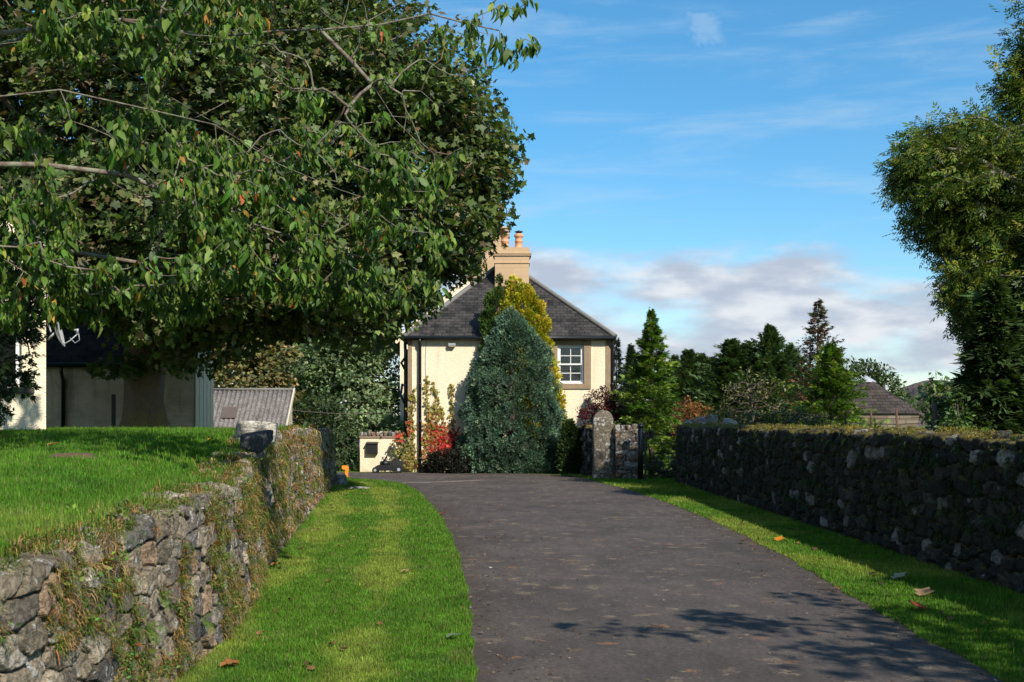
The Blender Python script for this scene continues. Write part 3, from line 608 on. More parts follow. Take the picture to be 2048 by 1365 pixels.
k = fbm(x*1.5, y*1.5, 0, 4, 3) > .48; herbs('wall_moss', np.stack([x, y, z], 1)[k], np.tile([-.2, -.1, 1.], (k.sum(), 1)), 10, .045, .022, [(.17,.15,.02),(.28,.19,.03),(.10,.12,.02)], [.4,.3,.3], 'yellow and olive moss cushions on top of the right wall')
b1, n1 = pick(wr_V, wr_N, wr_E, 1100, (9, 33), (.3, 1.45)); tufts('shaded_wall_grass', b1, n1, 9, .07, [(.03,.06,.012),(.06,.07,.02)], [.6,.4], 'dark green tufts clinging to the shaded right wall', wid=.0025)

# ------------------------------------------------------------------ ferns
def fern(name, loc, n, L_, label, group=None, elev=(35, 75), az0=None, seed=1):
    rr = random.Random(seed); V = []; Fc = []; cc = []
    for i in range(n):
        az = rr.uniform(0, 2*math.pi) if az0 is None else az0+rr.uniform(-1.2, 1.2); e = math.radians(rr.uniform(*elev)); ll = L_*rr.uniform(.7, 1.1)
        h = Vector((math.cos(az), math.sin(az), 0)); p = Vector((0, 0, 0)); d = h*math.cos(e)+Vector((0, 0, 1))*math.sin(e); side = h.cross(Vector((0, 0, 1))).normalized(); K = 22; col = np.array((.10, .16, .02))*rr.uniform(.8, 1.3)
        for s in range(K):
            q = p+d*ll/K; t = s/K; w = ll*.26*math.sin(math.pi*min(1, t*.85+.12))**.8*(1-t*.6)
            for sg in (-1, 1):
                a = p; t3 = p+side*sg*w+d*w*.35-Vector((0, 0, 1))*w*.15; m1 = p+(t3-p)*.4+d*ll/K*.42; m2 = p+(t3-p)*.4-d*ll/K*.35; b0 = len(V); V += [tuple(a), tuple(m1), tuple(t3), tuple(m2)]; Fc += [(b0, b0+1, b0+2), (b0, b0+2, b0+3)]; cc += [col]*4
            p = q; d = (d-Vector((0, 0, 1))*.05*(1+t)).normalized()
    o = link(name, npmesh(name, np.array(V), np.array(Fc), np.array(cc)), M_LEAF, loc=tuple(loc)); return tag(o, label, 'fern', group)
fern('fern', P(1745, 868, 18.0), 7, .42, 'large bright green fern sprouting from the top of the shaded right wall', az0=-2.2, seed=5, elev=(20, 80))
fern('fern', P(1970, 866, 14.5), 5, .16, 'small fern on top of the right wall close to the picture edge', seed=6)
fern('fern', P(1808, 864, 17), 5, .14, 'small low fern just behind the large fern on the right wall', seed=8)
for i, (px, py, Y, L_) in enumerate([(255, 1255, 6.9, .16), (300, 1190, 7.2, .13), (390, 1240, 8.2, .15)]):
    x = float(smooth_tab(WL, Y)); z = PZ(py, Y); fern('fern', (x-.07*z+.04, Y, z), 7, L_, ['wall fern low on the left wall nearest the viewer', 'small fern at mid height in the left wall', 'yellowish fern beside the verge low in the left wall'][i], seed=20+i, az0=0, elev=(-30, 60))

# ------------------------------------------------------------------ loose boulders, kerb stones
def rock(name, c, s, seed, colr, label, cat='boulder', m=M_STONE, n=4, blocky=.55, rot=0.0, parent=None):
    bm = bmesh.new(); bmesh.ops.create_icosphere(bm, subdivisions=n, radius=1); V = np.array([v.co[:] for v in bm.verts]); Fc = np.array([[v.index for v in f_.verts] for f_ in bm.faces]); bm.free()
    rg = np.random.default_rng(seed); nn_ = rg.normal(size=(9, 3)); nn_ = np.concatenate([unit(nn_), np.eye(3), -np.eye(3)]); dd = np.concatenate([rg.uniform(.95, 1.15+.25*blocky, 9), rg.uniform(.9, 1.0, 6)]); nn_[9:] = unit(nn_[9:]+rg.normal(0, .14, (6, 3)))
    q_ = np.maximum(V@nn_.T, 0)/dd; r = (q_**16).sum(1)**(-1/16); Q = V*r[:, None]; Q = Q*(1+.09*(fbm(Q[:, 0]*1.6+seed, Q[:, 1]*1.6, Q[:, 2]*1.6, seed, 4)-.47))[:, None]+.07*(fbm(Q[:, 0]*5, Q[:, 1]*6, Q[:, 2]*6, seed, 3)-.45)[:, None]*V
    Q = Q*np.array(s)/2; cr, sr = math.cos(rot), math.sin(rot); Q = np.stack([Q[:, 0]*cr-Q[:, 1]*sr, Q[:, 0]*sr+Q[:, 1]*cr, Q[:, 2]], 1)
    o = link(name, npmesh(name, Q+(np.array(c) if parent is not None else 0), Fc, np.tile(colr, (len(Q), 1)), smooth=True), m, parent=parent, loc=None if parent is not None else tuple(c))
    if label: tag(o, label, cat)
    return o
M_DARK = stone_material('dark_block_stone', lichen=(.2, .2, .2), lamt=.3)
c = P(513, 868, 14.2); rock('boulder', c, (.50, .38, .30), 3, (.58, .54, .47), 'pale flat topped boulder lying on the left wall', rot=.2, m=stone_material('pale_boulder_stone', la=.50, lb=.56, lamt=.8, ls=5))
c = P(511, 884, 13.2); rock('boulder', c, (.30, .28, .23), 9, (.075, .08, .09), 'dark slate grey block resting against the pale boulder on the left wall', rot=-.25, m=M_DARK)
rock('kerb_stone', P(679, 963, 31.5)+np.array([0, 0, -.02]), (.42, .3, .42), 12, (.30, .27, .24), 'squat squared stone at the foot of the left wall end', 'stone block', blocky=.75)
rock('kerb_stone', (PX(716, 29.8), 29.8, .02), (.62, .5, .09), 15, (.34, .33, .29), 'thin flat slab set in the verge grass near the left wall end', 'stone slab', blocky=.8)

# ------------------------------------------------------------------ gate pillar and rubble walls by the gate
HY = 40.5
def pillar():
    Y = 35.4; x0, x1 = PX(1186, Y), PX(1230, Y); top = PZ(821, Y); k = 40; th = np.arange(k)*2*math.pi/k; V = []; zs = np.concatenate([np.linspace(-.05, top-.3, 30), top-.3+.3*np.sin(np.linspace(0, math.pi/2, 14)[1:])]); cx = (x0+x1)/2
    for z in zs:
        t = max(0, (z-(top-.3))/.3); w = (x1-x0)/2*(1.06-.14*z/top)*math.sqrt(max(0, 1-t*t*.96)); ex = .42
        c_, s_ = np.cos(th), np.sin(th); X_ = np.sign(c_)*np.abs(c_)**ex*w; Y_ = np.sign(s_)*np.abs(s_)**ex*.2*(1-.5*t); nz = 1+.10*(fbm(X_*4+7, Y_*4+3, z*3, 4, 4)-.47)
        V.append(np.stack([cx+X_*nz+.02*math.sin(z*3), Y+.2+Y_*nz, np.full(k, z)], 1))
    n = len(zs); i = np.arange(k); j = (i+1) % k; Fq = np.concatenate([np.stack([i+a*k, j+a*k, j+(a+1)*k, i+(a+1)*k], 1) for a in range(n-1)]); V = np.concatenate(V)
    o = link('gate_pillar', npmesh('gate_pillar', V, [Fq, (i+(n-1)*k)[None]], np.tile((.20, .175, .135), (len(V), 1)), smooth=True), M_STONE)
    tag(o, 'tall rounded standing stone gatepost with pale lichen patches', 'stone gatepost')
pillar()
def front_rubble(name, x0, x1, Y, H, label, pal, cu=.34, cv=.12, seed=2, T_=.4, m=M_STONE, copes=True, mx=None):
    """a wall running along X: built as a rubble sheet along y and turned by 90 degrees"""
    w = x1-x0; r = empty(name, (x0, Y, 0), label, 'wall')
    o, Vd, NM, ed = rubble('rubble_face', lambda y: y*0, lambda y: y*0+H, T_, cu, cv, 0.0, w, .02, pal, m, amp=.05, batter=0, side=1, top_amp=.01, seed=seed, jw=.16)
    V = Vd.reshape(-1, 3); o.data.vertices.foreach_set('co', np.stack([V[:, 1], -V[:, 0], V[:, 2]], 1).astype(np.float32).ravel()); o.data.update(); o.parent = r; o.location = (0, 0, 0)
    if copes:
        x = 0.07; k = 0
        while x < w:
            s = random.uniform(.13, .2); h = random.uniform(.2, .27); rock('cope_stone', (x0+x, Y+T_/2, H+h*.36), (s, T_*1.02, h), 30+k+seed, random.choice(pal), None, blocky=.35, n=3, parent=r, rot=random.uniform(-.1, .1), m=m); x += s*.95; k += 1
    return r
PAL_G = [(.24,.20,.155),(.17,.155,.14),(.30,.25,.19),(.25,.145,.10),(.13,.125,.12),(.40,.38,.34),(.19,.165,.13)]
front_rubble('rubble_pier', PX(1231, 35.2), PX(1277, 35.2), 35.2, 1.42, 'short lit rubble wall with upright cope stones right of the standing stone', PAL_G, seed=6)
# the wall that runs back on the left of the pillar, side in shade
WB = lambda y: 2.62-(y-35.9)*.16
o, *_ = rubble('garden_wall', WB, lambda y: y*0+1.5, .45, .3, .15, 35.9, 39.3, .02, PAL_SHADE, M_STONE_R, amp=.06, side=-1, seed=12, top_amp=.1)
tag(o, 'shaded rubble wall running back behind the standing stone to the conifer', 'wall')
# heap of stones on the far return of the right wall
hp = empty('stone_heap', (5.4, 34.2, 0), 'lit hump of tumbled pale stones behind the far end of the dark wall', 'stone heap')
for k in range(34):
    u = R.random(); x = PX(1372+u*108, 34.3); top = 1.58+.30*math.sin(math.pi*min(1, .12+u*.85))**.8; lay = R.random(); rock('stone', (x, 34.0+R.random()*.9, top-.10-lay*.35), (R.uniform(.22, .42), .3, R.uniform(.14, .24)), 200+k, tuple(np.array([(.34,.30,.23),(.42,.38,.31),(.27,.24,.19)][k % 3])), None, n=3, parent=hp, rot=R.random()*3, m=M_STONE_L)
b = MB(); b.box((PX(1376, 34.6), 34.25, -.02), (PX(1474, 34.6), 35.0, 1.55)); b.build('core', M_LIME, hp)

# --- iron gate
def gate():
    Y = 34.6; r = empty('iron_gate', (PX(1282, Y), Y, 0), 'black wrought iron field gate with thin rails and round topped post', 'gate')
    b = MB(); x = PX(1281, Y); b.lathe((x, Y, 0), [(.085, -.05), (.085, 1.46), (.07, 1.47), (.07, 1.50), (.10, 1.52), (.105, 1.56), (.08, 1.61), (.03, 1.64), (.005, 1.65)]); b.build('post', M_BLACK, r)
    x1 = PX(1291, Y); b = MB(); b.box((x1-.03, Y-.02, .04), (x1+.03, Y+.02, 1.42)); b.build('hanging_stile', M_BLACK, r)
    x2 = PX(1352, Y)+.6; zs = [.14, .3, .52, .78, 1.05, 1.32]
    for i, z in enumerate(zs): bb = MB(); bb.tube([(x1+.03, Y, z), (x2, Y, z)], .011 if i < 5 else .014, 6); bb.build('rail', M_BLACK, r)
    bb = MB(); bb.tube([(x1+.03, Y-.02, 1.36), (x2, Y-.02, .14)], .012, 6); bb.build('brace', M_BLACK, r)
    bb = MB(); cx, cz = x1+.13, 1.33; bb.tube([(cx+.1*math.cos(t), Y, cz+.1*math.sin(t)) for t in np.linspace(0, 2*math.pi, 20)], .012, 6, cap=False); bb.build('scroll', M_BLACK, r)
    bb = MB(); bb.box((x2-.02, Y-.02, .04), (x2+.02, Y+.02, 1.34)); bb.build('closing_stile', M_BLACK, r)
gate()

# ------------------------------------------------------------------ cream house
def house():
    Y = HY; x0, x1 = PX(817, Y), PX(1221, Y); zE = PZ(674, Y); D = 9.0
    h = empty('cream_house', (0, Y, 0), 'cream harled cottage with hipped dark slate roof beyond the drive', 'house')
    wx0, wx1, wz0, wz1 = PX(1115, Y), PX(1168, Y), PZ(768, Y), PZ(690, Y); T_ = .5
    b = MB(); b.box((x0, Y, -.1), (wx0, Y+T_, zE)); b.box((wx1, Y, -.1), (x1, Y+T_, zE)); b.box((wx0, Y+.0, -.1), (wx1, Y+T_, wz0)); b.box((wx0, Y, wz1), (wx1, Y+T_, zE))
    b.box((x0, Y+T_, -.1), (x0+T_, Y+D, zE)); b.box((x1-T_, Y+T_, -.1), (x1, Y+D, zE)); b.box((x0+T_, Y+D-T_, -.1), (x1-T_, Y+D, zE)); b.box((x0+T_, Y+T_, zE-.2), (x1-T_, Y+D-T_, zE-.05)); b.build('wall', M_HARL, h)
    # margins
    j = .235; q = MB(); q.box((x0-.02, Y-.025, -.1), (x0+.12, Y+.3, zE-.01)); q.build('corner_margin', M_SAND, h)
    q = MB(); q.box((x1-.16, Y-.025, -.1), (x1+.02, Y+.3, zE-.01)); q.build('corner_margin', M_SAND, h)
    s = MB(); s.box((wx0-j, Y-.03, wz0), (wx0+.0, Y+.16, wz1)); s.box((wx1, Y-.03, wz0), (wx1+j, Y+.16, wz1)); s.box((wx0-j, Y-.033, wz1), (wx1+j, Y+.16, zE-.03)); s.box((wx0-j, Y-.045, wz0-.17), (wx1+j, Y+.16, wz0)); s.build('window_surround', M_SAND, h)
    # sash window
    def sash(parent, x0_, x1_, z0_, z1_, yy, pane_rows, mwid=.05):
        w = MB(); w.box((x0_, yy, z0_), (x0_+mwid, yy+.045, z1_)); w.box((x1_-mwid, yy, z0_), (x1_, yy+.045, z1_)); w.box((x0_+mwid, yy, z0_), (x1_-mwid, yy+.045, z0_+mwid)); w.box((x0_+mwid, yy, z1_-mwid), (x1_-mwid, yy+.045, z1_))
        xm = (x0_+x1_)/2; w.box((xm-.012, yy+.004, z0_+mwid), (xm+.012, yy+.04, z1_-mwid))
        for i in range(1, pane_rows):
            zz = z0_+mwid+(z1_-z0_-2*mwid)*i/pane_rows; w.box((x0_+mwid, yy+.006, zz-.012), (xm-.012, yy+.038, zz+.012)); w.box((xm+.012, yy+.006, zz-.012), (x1_-mwid, yy+.038, zz+.012))
        o = w.build('sash', M_WHITE, parent); g_ = MB(); g_.box((x0_+mwid*.8, yy+.018, z0_+mwid*.8), (x1_-mwid*.8, yy+.026, z1_-mwid*.8)); 
        g2 = g_.build('pane', M_GLASS, parent)
        return o
    wn = empty('window', (0, Y, 0)); wn.parent = h; wn.location = (0, 0, 0)
    wf = MB(); e = .055; wf.box((wx0, Y+.05, wz0), (wx0+e, Y+.18, wz1)); wf.box((wx1-e, Y+.05, wz0), (wx1, Y+.18, wz1)); wf.box((wx0+e, Y+.05, wz1-e), (wx1-e, Y+.18, wz1)); wf.box((wx0+e, Y+.03, wz0), (wx1-e, Y+.18, wz0+.05))
    class Pn: pass
    def under(o): o.parent = wn; o.location = (0, -Y, 0); return o
    under(wf.build('window_frame', M_WHITE)); zm = (wz0+wz1)/2
    def sash2(z0_, z1_, yy):
        o = sash(None, wx0+e, wx1-e, z0_, z1_, yy, 2); under(o); under(C.objects[[k.name for k in C.objects if k.name.startswith('pane')][-1]])
    sash2(zm-.02, wz1-e, Y+.075); sash2(wz0+.05, zm+.02, Y+.125)
    bl = MB(); bl.box((wx0+.02, Y+.30, wz1-.30), (wx1-.02, Y+.33, wz1-.16)); under(bl.build('blind', simple('grey_blind', (.25, .26, .27), .8)))
    rm = MB(); rm.box((wx0-.3, Y+T_+.6, wz0-.6), (wx1+.3, Y+T_+.65, wz1+.3)); under(rm.build('room_back', simple('unlit_room_black', (.018, .017, .016), .9)))  # near-black panel standing in for the unlit room
    # hipped roof
    ov = .16; a, c_ = x0-ov, x1+ov; zr = 7.62; ry = Y+3.7; rx = (PX(1010, ry)); back = Y+D+4
    e0 = (a, Y-ov, zE-.02); e1 = (c_, Y-ov, zE-.02); e2 = (c_, back, zE-.02); e3 = (a, back, zE-.02); A_ = (rx, ry, zr); B_ = (rx, back, zr); th = .1
    b = MB(); vs = [b.bm.verts.new(p) for p in (e0, e1, e2, e3, A_, B_)]; lo = [b.bm.verts.new((p[0], p[1], p[2]-th)) for p in (e0, e1, e2, e3)]
    for q_ in ((0, 1, 4), (1, 2, 5, 4), (3, 0, 4, 5), (2, 3, 5)): b.bm.faces.new([vs[i] for i in q_])
    for i in range(4): k = (i+1) % 4; b.bm.faces.new([vs[k], vs[i], lo[i], lo[k]])
    b.bm.faces.new(lo[::-1]); rf = b.build('roof', M_SLATE, h, uv=True)
    for p, q_ in ((e0, A_), (e1, A_), (A_, B_)):
        t = MB(); n_ = 14; t.tube([Vector(p).lerp(Vector(q_), i/n_)+Vector((0, 0, .02)) for i in range(n_+1)], .085, 8); rd = t.build('ridge_tiles', M_GREY_STONE, None); rd.parent = rf; rd.location = (0, 0, 0)
    # gutter and pipes
    g_ = MB(); g_.tube([(a-.02, Y-ov-.05, zE-.05), (c_+.02, Y-ov-.05, zE-.05)], .062, 10); g_.build('gutter', M_BLACK, h)
    g_ = MB(); g_.tube([(a-.05, Y-ov-.02, zE-.06), (a-.05, Y+D, zE-.06)], .06, 10); g_.build('gutter', M_BLACK, h)
    def pipe(x, yy, top, bot=.03, r=.05, nm='downpipe'):
        p = MB(); p.tube([(x, yy-.1, top), (x, yy-.1, top-.12), (x, yy, top-.32), (x, yy, bot)], r, 10)
        for z in np.arange(bot+.4, top-.4, 1.25): p.lathe((x, yy, z), [(r+.012, 0), (r+.012, .07)], 12)
        p.build(nm, M_BLACK, h)
    pipe(PX(840, Y-.1), Y-.1, zE-.06); pipe(x1+.06, Y-.04, zE-.06, r=.045)
    for dx, yy, tp in ((-.10, Y+.5, zE-.4), (-.22, Y+1.3, zE-.1)): pipe(x0+dx, yy, tp, r=.055, nm='waste_pipe')
    s = MB(); s.tube([(x0-.1, Y+.5, zE-.6), (x0-.30, Y+.6, zE-.85), (x0-.12, Y+.8, zE-1.2)], .045, 8); s.build('waste_pipe', M_BLACK, h)
    s = MB(); s.tube([(x0-.1, Y+.5, 2.2), (x0-.32, Y+.6, 2.6), (x0-.32, Y+1.2, 3.0)], .045, 8); s.build('waste_pipe', M_BLACK, h)
    # floodlight on the wall
    lx, lz = PX(904, Y), PZ(690, Y); b = MB(); b.box((lx-.13, Y-.16, lz-.05), (lx+.13, Y-.02, lz+.045)); lo_ = b.build('wall_lamp', M_GREY, h, bevel=.012)
    b = MB(); b.box((lx-.10, Y-.15, lz-.075), (lx+.10, Y-.04, lz-.051)); q_ = b.build('lamp_lens', simple('dull_lens', (.45, .36, .2), .3), None); q_.parent = lo_; q_.location = (0, 0, 0)
    # cable
    b = MB(); b.tube([(PX(852, Y)+.02*math.sin(z*3), Y-.015, z) for z in np.linspace(zE-.1, 2.2, 20)], .008, 5); b.build('cable', M_GREY, h)
    # chimney
    cy = Y+2.3; k0, k1 = PX(990, cy), PX(1058, cy); zt = PZ(527, cy); ch = empty('chimney', (0, 0, 0)); ch.parent = h; ch.location = (0, 0, 0)
    def kid(o): o.parent = ch; o.location = (0, -Y, 0); return o
    b = MB(); b.box((k0, cy, 5.2), (k1, cy+1.0, zt)); kid(b.build('stack', M_CHIM, uv=True)); z = zt
    b = MB()
    for hh, pr in ((.05, .03), (.22, .012), (.06, .06), (.05, .085), (.19, .02)): b.box((k0-pr, cy-pr, z), (k1+pr, cy+1+pr, z+hh)); z += hh
    kid(b.build('cornice', M_CHIM, uv=True)); z0 = z
    for i, px in enumerate((1009.5, 1037.5)):
        X_ = PX(px, cy+.5); prof = [(.165, 0), (.165, .06), (.135, .08), (.125, .24), (.15, .26), (.15, .30), (.125, .33), (.13, .42), (.17, .45), (.175, .50), (.14, .53), (.135, .56)]
        b = MB(); b.lathe((X_, cy+.5, z0), prof, 12); kid(b.build('chimney_pot', M_TERRA)); b = MB(); b.lathe((X_, cy+.5, z0+.56), [(.10, 0), (.10, .05), (.16, .06), (.15, .08), (.02, .12)], 14); kid(b.build('pot_cowl', M_BLACK))
def f(g):
    n = g.noise(9, 5, .6, 'Pos'); g.base(g.mix(n, (.10, .095, .085), (.22, .21, .19))); g.rough(.9)
M_GREY_STONE = mat('grey_ridge', f)
def f(g):
    g.base((.012, .014, .016)); g.rough(.03); g.b.inputs['Specular IOR Level'].default_value = .8
    t = g.N.new('ShaderNodeBsdfTransparent'); t.inputs[0].default_value = (.75, .78, .78, 1); mx = g.N.new('ShaderNodeMixShader'); mx.inputs[0].default_value = .3
    g.L.new(g.b.outputs[0], mx.inputs[1]); g.L.new(t.outputs[0], mx.inputs[2]); g.L.new(mx.outputs[0], g.out.inputs[0])
M_GLASS = mat('window_glass', f)
house()
# taller block behind
def rear():
    Y = 52.0; h = empty('gabled_house', (0, Y, 0), 'taller cream gabled house with broad tan chimney rising behind the cottage', 'house')
    xr, zr = PX(985, Y), PZ(515, Y); xl, zl = PX(800, Y), PZ(682, Y); xR = xr+(xr-xl)
    b = MB(); b.prism([(xl, Y, -.1), (xR, Y, -.1), (xR, Y, zl), (xr, Y, zr), (xl, Y, zl)], (0, 9, 0)); b.build('wall', M_HARL, h)
    for s_, xe in ((1, xl), (-1, xR)):
        d = Vector((xr-xe, 0, zr-zl)).normalized(); n = Vector((-d.z, 0, d.x))*(1 if s_ > 0 else -1); p = Vector((xe, Y+.26, zl))-d*.3; q = Vector((xr, Y+.26, zr))
        b = MB(); b.prism([p+n*.03, q+n*.03, q+n*.13, p+n*.13], (0, 8.9, 0)); b.build('roof', M_SLATE, h, uv=True)
        b = MB(); p = Vector((xe, Y-.04, zl))-d*.2; q = Vector((xr, Y-.04, zr)); b.prism([p+n*.0, q+n*.0, q+n*.2, p+n*.2], (0, .3, 0)); b.build('skew', M_HARL, h)
    cy = Y-.06; k0, k1 = PX(935, cy), PX(1017, cy); ch = empty('chimney', (0, 0, 0)); ch.parent = h; ch.location = (0, 0, 0)
    def kid(o): o.parent = ch; o.location = (0, -Y, 0); return o
    zb = PZ(556, cy); zt = PZ(470, cy)
    b = MB(); b.box((k0, cy, zb), (k1, cy+1.1, zt)); kid(b.build('stack', M_CHIM, uv=True)); b = MB(); z = zt
    for hh, pr in ((.06, .05), (.22, .02), (.07, .08)): b.box((k0-pr, cy-pr, z), (k1+pr, cy+1.1+pr, z+hh)); z += hh
    kid(b.build('cornice', M_CHIM, uv=True))
    for px in (960, 990): b = MB(); b.lathe((PX(px, cy+.5), cy+.5, z), [(.16, 0), (.16, .06), (.13, .1), (.13, .42), (.17, .45), (.17, .5), (.13, .55)], 12); kid(b.build('chimney_pot', M_TERRA))
rear()

# small cream yard wall with cope stones, black box
def yardwall():
    Y = 40.9; x0, x1 = PX(720, Y), PX(817, HY)-.03; h = empty('yard_wall', (x0, Y, 0), 'low cream harled yard wall topped with rounded cope stones', 'wall'); H = PZ(876, Y)
    b = MB(); b.box((x0, Y, -.05), (x1, Y+.3, H)); b.build('harled_face', M_HARL, h); b = MB(); b.box((x0-.03, Y-.04, H), (x1, Y+.34, H+.05)); b.build('slab', M_SAND, h)
    x = x0+.06; k = 0
    while x < x1-.08: s = random.uniform(.10, .18); hh = random.uniform(.15, .24); rock('cope_stone', (x, Y+.14, H+.05+hh*.38), (s, .3, hh), 60+k, random.choice(PAL_G), None, blocky=.2, n=3, parent=h); x += s*1.02; k += 1
    b = MB(); b.tube([(x0-.03, Y+.05, H+.1), (x0-.03, Y+.05, 0)], .04, 8); b.build('edge_pipe', M_BLACK, h)
    bx0, bx1, z0, z1 = PX(734, Y), PX(756, Y), PZ(908, Y), PZ(887, Y); m = empty('meter_box', ((bx0+bx1)/2, Y, z0), 'black box fixed on the low cream yard wall above the mower', 'box')
    b = MB(); b.box((bx0, Y-.16, z0), (bx1, Y-.002, z1)); b.build('case', M_BLACKP, m, bevel=.01); b = MB(); b.prism([(bx0-.02, Y-.19, z1-.0), (bx0-.02, Y-.0, z1+.05), (bx0-.02, Y-.0, z1+.02), (bx0-.02, Y-.19, z1-.02)], (bx1-bx0+.04, 0, 0)); b.build('lid', M_BLACKP, m)
yardwall()
def mower():
    Y = 39.9; r = empty('lawn_mower', (PX(775, Y), Y, 0), 'black push mower parked against the low cream wall', 'lawn mower'); k = Y/F
    def X_(px): return PX(px, Y)
    # deck, engine, bag
    z = .08; b = MB(); b.prism([(X_(746), Y-.24, z), (X_(806), Y-.24, z), (X_(804), Y-.24, .24), (X_(790), Y-.24, .27), (X_(757), Y-.24, .27), (X_(748), Y-.24, .17)], (0, .48, 0)); b.build('deck', M_BLACKP, r, bevel=.02)
    b = MB(); b.lathe((X_(770), Y, .26), [(.17, 0), (.17, .10), (.14, .13), (.06, .15), (.05, .19), (.02, .2)], 18); b.build('engine', M_BLACKP, r)
    b = MB(); b.prism([(X_(783), Y-.2, .2), (X_(806), Y-.2, .12), (X_(805), Y-.2, .34), (X_(800), Y-.2, .42), (X_(790), Y-.2, .44), (X_(782), Y-.2, .36)], (0, .4, 0)); b.build('grass_bag', simple('black_fabric', (.02, .02, .02), .9), r, bevel=.03)
    for px, rr in ((752, .10), (799, .12)):
        for s in (-1, 1):
            w = MB(); c = Vector((X_(px), Y+s*.27, rr)); w.tube([c+Vector((0, -.03, 0)), c+Vector((0, .03, 0))], rr, 18); wo = w.build('wheel', M_BLACKP, r); w = MB(); w.tube([c+Vector((0, -.035, 0)), c+Vector((0, .035, 0))], rr*.45, 12); ho = w.build('hub', M_GREY, None); ho.parent = wo; ho.location = (0, 0, 0)
    a0 = Vector((X_(767), Y-.22, .32)); a1 = Vector((X_(788), Y-.22, PZ(888, Y)+.04)); c0 = Vector((X_(794), Y+.22, .34)); c1 = Vector((X_(808), Y+.22, PZ(895, Y)))
    b = MB(); b.tube([a0, a0.lerp(a1, .96), a1+Vector((.03, .03, .02)), (a1+c1)/2+Vector((0, 0, .08)), c1+Vector((-.03, -.03, .05)), c0.lerp(c1, .93), c0], .016, 8); b.build('handle', M_BLACK, r)
    b = MB(); b.tube([a0.lerp(a1, .18), c0.lerp(c1, .18)], .010, 6); b.build('cross_bar', M_BLACK, r); b = MB(); b.tube([a0.lerp(a1, .7), (a1+c1)/2+Vector((0, -.04, -.12)), c0.lerp(c1, .75)], .007, 6); b.build('control_lever', M_BLACK, r)
    b = MB(); b.box(tuple(a0.lerp(a1, .72)-Vector((.03, .02, .05))), tuple(a0.lerp(a1, .72)+Vector((.03, .02, .05)))); b.build('switch_box', M_BLACKP, r, bevel=.008)
mower()
def hydrant():
    Y = 36.5; r = empty('orange_marker', (PX(690, Y), Y, 0), 'small orange plastic marker standing by the drive beyond the left wall', 'marker'); x = PX(690, Y)
    b = MB(); b.prism([(x-.10, Y, .36), (x-.10, Y, .24), (x+.02, Y, .24), (x-.02, Y, .0), (x+.08, Y, .0), (x+.11, Y, .30), (x+.06, Y, .36)], (0, .1, 0)); b.build('body', M_ORANGE, r, bevel=.012); b = MB(); b.box((x-.12, Y-.03, -.01), (x+.14, Y+.13, .02)); b.build('foot', M_ORANGE, r)
hydrant()

